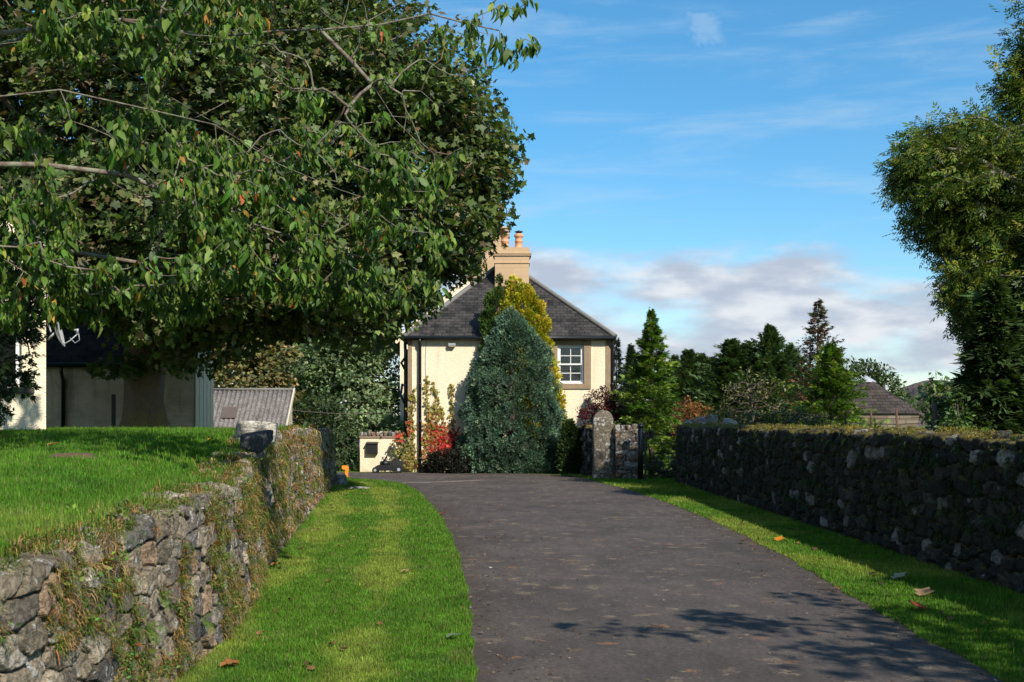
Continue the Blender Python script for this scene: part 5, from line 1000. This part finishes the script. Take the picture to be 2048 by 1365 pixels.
def small_tree(name, label, lobes, base, cols, w=None, T=T_LEAF, ls=.16, dens=3.0, n=22, cr=.35, mode='flat', leafm=M_LEAF, group=None, cat='tree', shell=.5, up=.6, barkm=M_BARK, tr=.16, zmin=.1, rt=.008, jit=.25):
    L = lobes_px(lobes) if len(lobes[0]) >= 4 and not hasattr(lobes[0][0], '__len__') else lobes; tips = tips_in(L, dens, shell); tips = tips[tips[:, 2] > zmin]; top = max(l[0][2] for l in L)
    bx, by, bz = base; root = [(bx, by, bz), (bx, by, bz+(top-bz)*.3), (bx+.1, by, bz+(top-bz)*.6), (bx, by, top)]
    A, par, r, tn = grow(root, tips, .5, .08, .3, r_tip=rt, r_max=tr)
    zs = np.linspace(bz-.1, bz+(top-bz)*.5, 10); tk = trunk_tube(np.stack([np.full(10, bx), np.full(10, by), zs], 1), np.linspace(tr*1.15, tr*.6, 10), 12, None, 1)
    return addtree(name, label, base, A, par, r, [clump_leaves(tips, n, cr, ls, mode, T, cols, w, jit, up=up)], trunk=tk, barkm=barkm, k=4, leafm=leafm, group=group, cat=cat, rmin=.006)

# dark yew at the left picture edge
small_tree('yew_tree', 'dense dark evergreen tree overlapping the cream cottage at the left edge', [(-30,560,14.5,110),(20,620,14.5,70),(-20,700,14.5,75),(10,740,14.5,62),(-40,790,14.5,60),(-60,640,15,120),(5,540,14.5,90),(-25,845,14.5,26)], (PX(-50, 14.6), 14.6, 1.4), [(.022,.040,.013),(.035,.058,.018),(.016,.03,.011)], None, T_SPRAY, .085, 9, 26, .16, 'out', M_NEEDLE, tr=.14, zmin=1.45)
# wood behind the yard
DK = [(.08,.135,.036),(.125,.18,.05),(.17,.21,.07),(.05,.085,.027)]; BR = [(.19,.15,.06),(.14,.155,.05),(.25,.19,.075),(.09,.11,.04)]; GY = [(.18,.25,.11),(.25,.31,.15),(.12,.18,.075),(.07,.11,.05)]
grp = 'trees beyond the yard'
small_tree('rowan_tree', 'brownish broadleaf tree right above the corrugated shed roof', [(500,690,50,60),(470,740,50,55),(545,730,50,50),(560,790,50,45),(515,770,50,60),(580,830,50,35)], (PX(520, 51), 51, 0), BR, None, T_PALM, .14, 2.8, 42, .40, group=grp)
small_tree('broadleaf_tree', 'broad grey green tree directly behind the yard wall', [(690,720,54,80),(740,760,54,60),(640,760,54,70),(740,700,54,55),(700,810,53,80),(770,800,53,45),(760,860,52,50),(690,880,52,60)], (PX(700, 55), 55, 0), GY, None, T_PALM, .15, 2.4, 42, .45, group=grp)
small_tree('broadleaf_tree', 'tall dark green tree standing left of the grey green one', [(600,680,58,75),(560,650,58,70),(640,660,58,65),(620,730,57,70),(600,770,57,60)], (PX(600, 59), 59, 0), DK, None, T_PALM, .15, 2.2, 42, .45, group=grp)
small_tree('broadleaf_tree', 'brown tinged tree whose top shows beside the cottage gutter', [(730,660,64,55),(770,690,64,42),(690,670,65,55),(660,640,66,60)], (PX(730, 65), 65, 0), BR, None, T_PALM, .17, 2.0, 38, .5, group=grp)
small_tree('laurel_bush', 'dark glossy bush low behind the end of the left wall', [(660,860,44,55),(640,900,44,50),(700,900,43,45),(630,830,45,50),(690,925,42,24),(600,860,46,55)], (PX(660, 44.5), 44.5, 0), [(.035,.065,.02),(.06,.09,.03),(.025,.045,.015)], None, T_LEAF, .15, 4, 26, .3, cat='bush', group=grp)
small_tree('broadleaf_tree', 'dark tree crown behind the barn and shed', [(430,680,56,70),(380,720,56,70),(460,620,57,70),(400,600,58,80)], (PX(420, 57), 57, 0), DK, None, T_PALM, .17, 2.0, 38, .5, group=grp)

# ------------------------------------------------------------------ conifers
def conifer(name, label, px, Y, pbase, ptop, halfw, cols, w=None, nb=420, ns=16, sz=.16, droop=.12, upang=.25, T=T_SPRAY, group=None, prof=None, jit=.2, lean=0.0, mm=M_NEEDLE, cat='conifer', irr=.35, zb=0.0, gap=0.0, swid=.13, seed=0):
    k = Y/F; bx = PX(px, Y); H = PZ(ptop, Y); hw = halfw*k; lo = max(zb, .15)
    t = R.random(nb)**.85; z = lo+(H-lo)*t*.99; pr = (lambda t: (1-t)**.85) if prof is None else prof
    az = R.random(nb)*2*math.pi; lump = .75+irr*1.1*(vnoise(np.cos(az)*1.6+5, np.sin(az)*1.6+5, z*1.1, seed+3)-.1); Lb = hw*pr(t)*lump*np.exp(R.normal(0, .27, nb))+.06
    d = np.stack([np.cos(az), np.sin(az), np.full(nb, upang)+.5*t*upang+R.normal(0, .12, nb)], 1); d = unit(d)
    s = (.12+.88*R.random((nb, ns))**.7)[..., None]; cen = np.stack([bx+lean*(z/H), np.full(nb, Y), z], 1)
    O = cen[:, None]+d[:, None]*s*Lb[:, None, None]; O[..., 2] -= droop*(s[..., 0]**2)*Lb[:, None]
    side = np.cross(d, [0, 0, 1.]); side = unit(side); lat = R.normal(0, 1, (nb, ns, 1))*swid*Lb[:, None, None]*(1.1-s)*.9; O = O+side[:, None]*lat; O[..., 2] += R.normal(0, .04, (nb, ns))
    O = O.reshape(-1, 3); m = len(O); D = np.repeat(d, ns, 0); sd = np.repeat(side, ns, 0)*np.sign(lat.reshape(-1, 1)); A_ = unit(D*.9+sd*.55*R.random((m, 1))+rnd(m)*.35+np.array([0, 0, -.2*droop*4])); Nn = unit(np.array([0, 0, 1.])+rnd(m)*.7)
    V, Fc, c = leafmesh(O, A_, Nn, sz*np.exp(R.normal(0, .25, m))*(.55+.45*np.minimum(1, Lb.repeat(ns)/(.6*hw+.01))), T, np.repeat(palette(nb, cols, w, jit*.6), ns, 0)*np.exp(R.normal(0, jit*.7, (m, 1))))
    r_ = empty(name, (bx, Y, 0), label, cat, group); off = np.array([bx, Y, 0]); link('crown', npmesh('crown', V-off, Fc, np.clip(c, 0, 1)), mm, r_, loc=(0, 0, 0))
    b = MB(); b.tube([(0, 0, -.05), (lean*.3, 0, H*.3), (lean*.97, 0, H*.97)], [hw*.07+.04, hw*.05+.03, .008], 7)
    # limbs
    for i in range(0, nb, max(1, nb//90)):
        c0 = cen[i]-off; e = c0+d[i]*Lb[i]*.9; e[2] -= droop*.8*Lb[i]; b.tube([c0, (c0+e)/2+np.array([0, 0, .02]), e], [.014, .010, .004], 4, cap=False)
    b.build('trunk', M_BARK, None); tr = C.objects[-1] if False else bpy.data.objects[[o.name for o in C.objects if o.name.startswith('trunk')][-1]]; tr.parent = r_; tr.location = (0, 0, 0)
    return r_
def copy_tree(o, loc, rz=0.0, s=1.0, label=None, group=None, sx=None):
    c = o.copy(); C.objects.link(c); c.location = loc; c.rotation_euler = (0, 0, rz); c.scale = (sx or s, sx or s, s)
    if label: c['label'] = label
    if group: c['group'] = group
    for ch in o.children:
        d = ch.copy(); C.objects.link(d); d.parent = c
    return c
def dense_cypress(name, label, px, Y, pbase, ptop, prof, cols, w=None, ncl=900, ns=70, cr=.16, sz=.085, flat_y=.9, mm=M_NEEDLE, seed=0, upb=.35, T=T_SPRAY, irr=.22, cat='conifer'):
    """prof: list of (py, left px, right px) outline rows"""
    k = Y/F; pr = np.array(prof, float); z = PZ(pr[:, 0], Y)[::-1]; xl = PX(pr[:, 1], Y)[::-1]; xr = PX(pr[:, 2], Y)[::-1]; H = z[-1]
    wgt = np.interp(np.linspace(z[0], H, 200), z, xr-xl)+.3; zz = np.random.default_rng(seed).choice(np.linspace(z[0], H, 200), ncl, p=wgt/wgt.sum())+R.normal(0, .03, ncl); L_, Rr = np.interp(zz, z, xl), np.interp(zz, z, xr); cx, hw = (L_+Rr)/2, (Rr-L_)/2*1.02
    az = R.random(ncl)*2*math.pi; lump = 1-irr+irr*1.7*(vnoise(np.cos(az)*2.4+5, np.sin(az)*2.4+5, zz*2.0, seed+3))-.06; rad = hw*np.minimum(lump, 1.06)*(1-.25*R.random(ncl)**2.5)-cr*.6; rad = np.maximum(rad, .02)
    c = np.stack([cx+np.cos(az)*rad, Y+np.sin(az)*rad*flat_y, zz], 1); O = np.repeat(c, ns, 0)+ball(ncl*ns)*np.array([cr, cr, cr*1.25]); m = len(O); ow = np.stack([np.cos(az), np.sin(az)*1., np.zeros(ncl)], 1).repeat(ns, 0)
    A_ = unit(unit(O-np.repeat(c, ns, 0))*.7+ow*.8+np.array([0, 0, upb])+rnd(m)*.35); Nn = unit(rnd(m)+ow*.4)
    V, Fc, cc = leafmesh(O, A_, Nn, sz*np.exp(R.normal(0, .25, m)), T, np.repeat(palette(ncl, cols, w, .12), ns, 0)*np.exp(R.normal(0, .16, (m, 1))))
    bx = float((xl[0]+xr[0])/2); r_ = empty(name, (bx, Y, 0), label, cat); link('crown', npmesh('crown', V, Fc, np.clip(cc, 0, 1)), mm, r_)
    b = MB(); b.tube([(bx, Y, -.05), ((bx+xl[-1])/2, Y, H*.5), (float((xl[-1]+xr[-1])/2), Y, H*.95)], [.16, .10, .02], 8)
    for i in range(0, ncl, max(1, ncl//30)): b.tube([(c[i, 0]*.1+.9*cx[i], Y, max(.1, zz[i]-.5)), tuple(c[i])], [.02, .006], 4, cap=False)
    b.build('trunk', M_BARK, r_); return r_
YB = 39.75
dense_cypress('blue_cypress', 'broad egg shaped blue green cypress in front of the cottage', 1025, YB, 945, 622, [(622,1015,1030),(640,992,1052),(670,975,1078),(700,962,1096),(740,944,1116),(770,924,1124),(800,925,1132),(840,915,1142),(870,905,1148),(900,908,1150),(925,920,1144),(948,940,1115)], [(.120,.205,.135),(.085,.155,.10),(.19,.28,.18),(.05,.095,.06)], [.35,.3,.17,.18], ncl=1700, ns=56, cr=.12, sz=.062, seed=1, irr=.31, flat_y=.42)
dense_cypress('golden_cypress', 'golden yellow cypress rising behind the blue green one', 1070, YB+.55, 945, 565, [(563,1018,1036),(580,1005,1070),(610,1000,1088),(650,1000,1100),(690,1005,1108),(730,1010,1122),(780,1020,1128),(830,1040,1136),(880,1060,1142),(940,1070,1135)], [(.46,.40,.025),(.58,.50,.04),(.32,.32,.025),(.19,.23,.02)], [.4,.25,.2,.15], ncl=620, ns=55, cr=.15, sz=.10, seed=2, upb=.9, irr=.4, T=T_FAN, flat_y=.3)
dense_cypress('slim_cypress', 'slim deep green twin topped cypress left of the golden one', 980, YB+.45, 945, 558, [(556,996,1001),(575,990,1008),(600,966,1012),(640,962,1015),(680,960,1018),(740,958,1020),(850,960,1015),(940,970,1010)], [(.05,.095,.018),(.07,.12,.022)], None, ncl=330, ns=50, cr=.12, sz=.085, seed=3, upb=1.3, irr=.3, flat_y=.6)
dense_cypress('low_evergreen', 'small dark green shrub tucked right of the big blue cypress', 1140, 38.6, 945, 845, [(845,1128,1146),(870,1120,1156),(900,1115,1160),(945,1120,1158)], [(.035,.065,.02),(.05,.08,.02)], None, ncl=140, ns=45, cr=.13, sz=.08, seed=4, cat='shrub')
CG = [(.095,.175,.024),(.15,.24,.034),(.06,.11,.018),(.24,.33,.055)]; CF = [(.042,.075,.022),(.065,.105,.03),(.025,.045,.014)]; CD = [(.065,.115,.038),(.09,.145,.048),(.045,.08,.028)]
conifer('false_cypress', 'light green feathery conifer behind the gate with open tiered branches', 1303, 37.6, 950, 620, 66, CG, [.35,.3,.2,.15], nb=380, ns=46, sz=.115, upang=.5, droop=.34, prof=lambda t: np.where(t < .3, 1.05, 1.05*((1-t)/.7)**.95), irr=.55, seed=5)
conifer('false_cypress', 'light green conifer in front of the hut and below the brown spruce', 1662, 39.5, 860, 690, 84, CG, [.35,.3,.2,.15], nb=380, ns=44, sz=.115, upang=.45, droop=.30, prof=lambda t: np.where(t < .25, 1.0, 1.0*((1-t)/.75)**.7), irr=.45, seed=6)
conifer('brown_spruce', 'half dead spruce with rusty brown sparse top', 1636, 46, 860, 600, 92, [(.16,.085,.05),(.12,.07,.045),(.075,.10,.04)], [.38,.27,.35], nb=380, ns=16, sz=.17, upang=.12, droop=-.1, irr=.3, seed=7, prof=lambda t: (1-t)**.8*np.where(t > .55, .85, 1.0))
gD = 'dark conifers behind the right wall'
spots = [(1378,55,700,95,'narrow dark conifer just right of the light green one'),(1402,56,708,85,'second slim dark conifer spire from the gate'),(1425,57,716,95,'short dark conifer between two taller spires'),(1462,52,680,120,'tall dark conifer in the middle with a forked top'),(1494,53,688,110,'dark conifer tucked left of the highest spire'),(1541,52,652,125,'highest dark conifer spire left of the brown spruce'),(1580,54,690,105,'dark conifer close against the brown spruce'),(1350,58,712,90,'dim conifer filling the gap behind the light green one')]
proto = None
for i, (px, Y, top, hw, lab) in enumerate(spots):
    if i in (0, 5): proto_i = conifer('dark_conifer', lab, px, Y, 860, top, hw, CD, None, nb=620, ns=24, sz=.19, upang=.45, droop=.10, group=gD, irr=.5, seed=10+i, swid=.13, prof=lambda t: (1-t)**1.1*1.25+.03); protoH = PZ(top, Y); protoW = hw*Y/F; continue
    copy_tree(proto_i, (PX(px, Y), Y, 0), R.random()*6, PZ(top, Y)/protoH, lab, gD, sx=hw*Y/F/protoW)
conifer('grey_spruce', 'thin bluish spruce seen just past the right corner of the cottage', 1233, 52, 860, 672, 26, [(.06,.075,.065),(.045,.06,.05)], None, nb=260, ns=12, sz=.16, upang=.2, droop=.1, seed=21)
conifer('grey_spruce', 'soft grey green conifer between the cottage and the light green one', 1262, 56, 860, 690, 40, [(.05,.075,.045),(.065,.09,.05)], None, nb=380, ns=15, sz=.2, upang=.5, droop=.3, seed=22)
conifer('dark_fir', 'tall black green fir standing under the ash at the right edge', 1990, 20.6, 870, 560, 105, CF, None, nb=700, ns=20, sz=.22, upang=.1, droop=.15, seed=23, irr=.4)
conifer('dark_fir', 'second black green fir half out of the picture at the right', 2090, 20.9, 870, 430, 130, CF, None, nb=700, ns=20, sz=.26, upang=.1, droop=.15, seed=24, irr=.4)
# broadleaf shrubs and trees on the right
small_tree('red_maple', 'dark red maple bush behind the standing stone', [(1205,815,38.6,35,.6),(1240,815,38.8,38,.6),(1180,835,38.4,26,.5),(1225,840,38.6,34,.6),(1255,845,38.8,28,.5)], (PX(1222, 38.6), 38.6, 0), [(.085,.014,.018),(.13,.020,.024),(.05,.010,.014)], None, T_LEAF, .075, 12, 34, .17, cat='shrub', tr=.07)
small_tree('copper_shrub', 'copper orange shrub between the light green conifer and the right wall', [(1375,825,42,28,.5),(1400,832,42,24,.5),(1362,845,42,26,.5),(1425,850,42,16,.4)], (PX(1382, 42), 42, 0), [(.22,.09,.025),(.30,.12,.03),(.12,.07,.025)], None, T_LEAF, .075, 12, 30, .17, cat='shrub', tr=.05)
small_tree('thin_shrub', 'straggly shrub with few pale leaves in front of the dark conifers', [(1480,800,36,45,.7),(1530,790,36,45,.7),(1460,840,36,40,.6),(1540,830,36,50,.7),(1500,770,36,35,.5)], (PX(1500, 36), 36, 0), [(.11,.11,.045),(.07,.085,.03),(.20,.17,.085)], None, T_LEAF, .09, 9, 6, .2, cat='shrub', tr=.03, rt=.006, barkm=M_BARK)
small_tree('scrub_bush', 'low green undergrowth along the back of the right wall', [(1450,845,35.5,30,.6),(1500,850,35,30,.6),(1560,845,35,34,.6),(1600,850,34,30,.6),(1410,848,38,22,.6),(1640,852,34,26,.6)], (PX(1530, 35.5), 35.5, 0), [(.06,.085,.025),(.09,.10,.035),(.045,.06,.02)], None, T_LEAF, .085, 9, 20, .18, cat='bush', tr=.04)
small_tree('willow_tree', 'small rounded green tree behind the hut roof', [(1740,760,56,34),(1770,770,56,32),(1790,800,55,30),(1700,750,58,34),(1810,825,54,22),(1720,790,57,40)], (PX(1750, 57), 57, 0), [(.06,.095,.03),(.085,.12,.04),(.04,.065,.02)], None, T_LEAF, .18, 4, 24, .35, group=None)
small_tree('elder_bush', 'dark leafy bushes at the foot of the ash tree', [(1920,850,24,45,.7),(1980,850,24,45,.7),(2040,850,24,50,.7),(1905,820,25,35,.6)], (PX(1980, 24.3), 24.3, 0), [(.03,.05,.015),(.045,.065,.02)], None, T_LEAF, .10, 8, 24, .2, cat='bush', tr=.06)
small_tree('elder_shoot', 'young upright leafy stems above the right wall in front of the dark fir', [(1912,800,19,14,.2),(1915,830,19,20,.25),(1900,850,19,20,.25),(1930,850,19,22,.25)], (PX(1913, 19), 19, 0), [(.06,.11,.025),(.08,.13,.03)], None, T_LEAF, .075, 30, 8, .10, cat='shrub', tr=.02, rt=.004, zmin=.8)
small_tree('lavender_bush', 'low grey green bush seen through the gate rails', [(1310,938,35.6,18,.3),(1335,944,35.6,16,.3),(1350,935,35.8,16,.3)], (PX(1325, 35.7), 35.7, 0), [(.10,.135,.085),(.075,.10,.06)], None, T_SPRAY, .09, 26, 16, .12, cat='bush', tr=.02, mode='out', zmin=.02)
small_tree('dark_bush', 'small dark clipped bush under the red climber', [(868,928,39.8,20,.3),(890,924,39.7,26,.35),(915,930,39.5,30,.35),(850,938,39.8,12,.2)], (PX(885, 39.9), 39.9, 0), [(.010,.012,.008),(.018,.018,.01)], None, T_LEAF, .055, 50, 50, .13, cat='bush', tr=.03, zmin=.02)
# distant woods closing the horizon
for i, (px, Y, r_, lab) in enumerate([(150,75,100,'distant dark tree seen behind the left buildings'),(320,80,90,'distant tree above the barn ridge'),(1290,80,60,'distant tree behind the light green conifer'),(1440,90,50,'distant tree low behind the dark spires'),(1600,90,60,'distant tree behind the brown spruce'),(1930,60,60,'distant tree behind the dark fir')]):
    small_tree('distant_tree', lab, [(px, 790, Y, r_), (px+r_*.9, 810, Y, r_*.7), (px-r_*.8, 815, Y, r_*.7)], (PX(px, Y), Y, 0), DK, None, T_PALM, .3, .9, 22, .8, group='distant trees')

# ------------------------------------------------------------------ climbers on the cottage
def climber(name, label, segs, Y, cols, w, sz=.075):
    O = []; st = []; ccs = []
    for (pts, n, sp, ci) in segs:
        p = np.array([P(x, y, Y-.03) for x, y in pts]); u = R.random(n)*(len(p)-1); i = u.astype(int); q = p[i]+(p[np.minimum(i+1, len(p)-1)]-p[i])*(u-i)[:, None]; O.append(q+R.normal(0, 1, (n, 3))*np.array([sp, .02, sp])-np.array([0, .03, 0])); ccs.append(palette(n, [cols[k] for k in ci], None, .25)); st.append(p)
    O = np.concatenate(O); c = np.concatenate(ccs); k = O[:, 2] > .05; O, c = O[k], c[k]; O[:, 1] = np.minimum(O[:, 1], Y-.015); m = len(O); V, Fc, cc = leafmesh(O, np.array([0, -.15, -1.])+rnd(m)*.6, np.array([0, -1., .35])+rnd(m)*.4, sz*np.exp(R.normal(0, .25, m)), T_PALM, c)
    x0 = st[0][0]; r_ = empty(name, (x0[0], Y, 0), label, 'climbing plant'); link('leaves', npmesh('leaves', V, Fc, np.clip(cc, 0, 1)), M_LEAF, r_); b = MB()
    for p in st: b.tube([tuple(q+np.array([0, .01, 0])) for q in p], .009, 5, cap=False)
    b.build('stem', M_TWIG, r_)
RC = [(.42,.035,.02),(.28,.02,.015),(.28,.10,.025),(.20,.17,.03),(.13,.14,.03),(.30,.24,.05)]
climber('red_climber', 'scarlet and lime climbing vine spreading up the cottage wall', [([(865,905),(868,870),(872,840)],300,.17,(0,1,2,3)),([(880,905),(890,880),(903,868)],420,.18,(0,0,1)),([(855,890),(860,850)],160,.14,(2,3,5)),([(860,850),(855,800),(853,752)],110,.05,(3,4,5)),([(866,840),(872,800),(868,770)],90,.06,(3,4,5)),([(905,860),(902,810),(903,770)],80,.045,(3,5,4)),([(895,880),(885,830),(880,815)],60,.05,(3,5)),([(850,905),(848,930)],50,.12,(2,3)),([(910,900),(915,880)],120,.16,(0,1,2))], HY-.0, RC, None)
climber('lime_climber', 'yellow green vine with a few red leaves where the yard wall meets the cottage', [([(822,935),(826,880),(824,820),(828,780)],170,.07,(3,4,5,3)),([(815,925),(808,900),(800,885)],190,.16,(3,4,3)),([(796,885),(800,870)],60,.07,(0,2,3)),([(820,930),(830,925)],80,.12,(3,2,4)),([(812,915),(790,900)],50,.08,(4,3)),([(820,870),(819,840)],40,.04,(0,2))], HY-.0, RC, None, .08)

# ------------------------------------------------------------------ fallen leaves and scraps
def dead_leaf(x, y, z, s, col, label, group=None, rz=0.0, T=T_PALM, tilt=.25, curl=1.0):
    tv, tf = T; V = tv.copy()*s; V[:, 2] = (V[:, 2]*-1.5*curl+.25*s*np.abs(V[:, 1]/s)**1.5)+.012*np.sin(V[:, 0]*90); V[:, 2] -= V[:, 2].min(); c = math.cos(rz); q = math.sin(rz); V = np.stack([V[:, 0]*c-V[:, 1]*q, V[:, 0]*q+V[:, 1]*c, V[:, 2]+V[:, 0]*math.sin(tilt)*.6], 1); V[:, 2] -= V[:, 2].min()
    cc = np.tile(np.array(col), (len(V), 1))*np.exp(R.normal(0, .15, (len(V), 1))); return tag(link('fallen_leaf', npmesh('fallen_leaf', V, tf, cc), M_DRY, loc=(x, y, z)), label, 'leaf', group)
def gp(px, py, z=.03): Y = F*(EYE-z)/(py-HZ); return PX(px, Y), Y, z
def glawn(px, py):
    for Y in np.linspace(4.5, 24, 400):
        x = PX(px, Y); z = float(lawn_h(np.array(x), np.array(Y)))+.035
        if HZ+F*(EYE-z)/Y <= py: return x, Y, z
    return x, Y, z
ONE = [((442,1334),.13,(.36,.17,.06),.4,'large curled tan leaf on the verge by the wall foot nearest the viewer'),((466,1331),.12,(.28,.10,.03),2.2,'red brown curled leaf touching the large tan one on the verge'),((803,1145),.10,(.42,.30,.16),.2,'pale tan leaf upright in the middle of the verge'),((895,1276),.12,(.12,.18,.08),.3,'grey green leaf on the verge close to the tarmac edge'),((1556,1082),.15,(.60,.22,.02),1.0,'bright orange leaf on the sunlit strip beside the drive'),((543,1131),.10,(.36,.15,.05),.5,'orange brown leaf below the left wall half way along the verge'),((1788,1158),.17,(.30,.28,.16),.3,'pale green leaf lying in the shade under the right wall'),((1842,1192),.18,(.26,.17,.09),.8,'curled fawn leaf at the sunlit edge under the right wall'),((1848,1218),.16,(.30,.07,.03),2.6,'long rusty red leaf on the grass right of the drive'),((1480,1084),.14,(.10,.06,.04),.1,'dark brown leaf on the tarmac edge beside the orange leaf'),((878,1030),.15,(.22,.07,.04),.3,'red brown leaf on the left margin of the drive')]
for (px, py), s, col, rz, lab in ONE: x, y, z = gp(px, py, .03 if not 880 < px < 881 else .01); dead_leaf(x, y, z, s, col, lab, None, rz)
for px, py, s, col, lab in ((96, 892, .13, (.40,.24,.10), 'round tan leaf on the lawn below the cream cottage'), (417, 881, .12, (.55,.30,.03), 'yellow leaf on the lawn left of the two boulders')): x, y, z = glawn(px, py); dead_leaf(x, y, z, s, col, lab, None, .5)
for i, (px, py) in enumerate([(700,1057),(733,1057),(678,1094),(664,1012),(766,979),(686,1006),(662,1018),(640,1060),(728,989),(600,1098),(575,1112),(690,1040),(1482,1045),(1510,1100),(1596,1060),(1650,1090),(1700,1115),(1712,1120),(1740,1150),(1900,1240),(1878,1228),(620,1330),(660,1290),(1440,1020),(1380,1000),(760,1250),(1680,1180),(1760,1170)]+[(R.uniform(690-(y_-990)*.75, 820+(y_-990)*.35), y_) for y_ in (990, 1008, 1030, 1048, 1075, 1110, 1130, 1165, 1200, 1225, 1270, 1300, 1340)]+[(1330+(y_-985)*2.1+R.uniform(-20, 60), y_) for y_ in (985, 1000, 1015, 1035, 1050, 1068, 1088, 1100, 1120)]):
    x, y, z = gp(px, py, .028); dead_leaf(x, y, z, R.uniform(.045, .085), [(.10,.05,.03),(.18,.09,.04),(.26,.14,.06)][i % 3], 'small dry brown leaf scattered on the mown grass', 'small brown leaves scattered on the grass', R.random()*6)
n = 6500; y = sample_y(n, 7, 37, 1.5); xl, xr = smooth_tab(DL, y, .8), smooth_tab(DR, y, .8); u = R.random(n); e = R.random(n)**3.2*.9; x = np.where(u < .46, xl-.05+e, np.where(u < .92, xr+.05-e, xl+(xr-xl)*R.random(n))); O = np.stack([x, y, np.full(n, .007)], 1)
V, Fc, c = leafmesh(O, rnd(n)*np.array([1, 1, .15]), np.array([0, 0, 1.])+rnd(n)*.5, (.012+.0007*y)*np.exp(R.normal(0, .45, n)), T_LEAF, palette(n, [(.13,.085,.05),(.20,.15,.10),(.26,.23,.20),(.09,.055,.03)], [.36,.22,.06,.36], .3))
tag(link('litter', npmesh('litter', V, Fc, np.clip(c, 0, 1)), M_DRY), 'crumbs of dry leaf and pale grit along the edges of the drive', 'litter', kind='stuff')
# patch of bare earth on the lawn
x, y, z = glawn(145, 910); rock('earth_patch', (x, y, z-.02), (.42, .3, .07), 44, (.10, .055, .03), 'flat scrape of bare brown earth on the raised lawn', 'earth patch', blocky=.0, m=simple('bare_earth', (.10, .06, .035), .95, bumpy=.8))
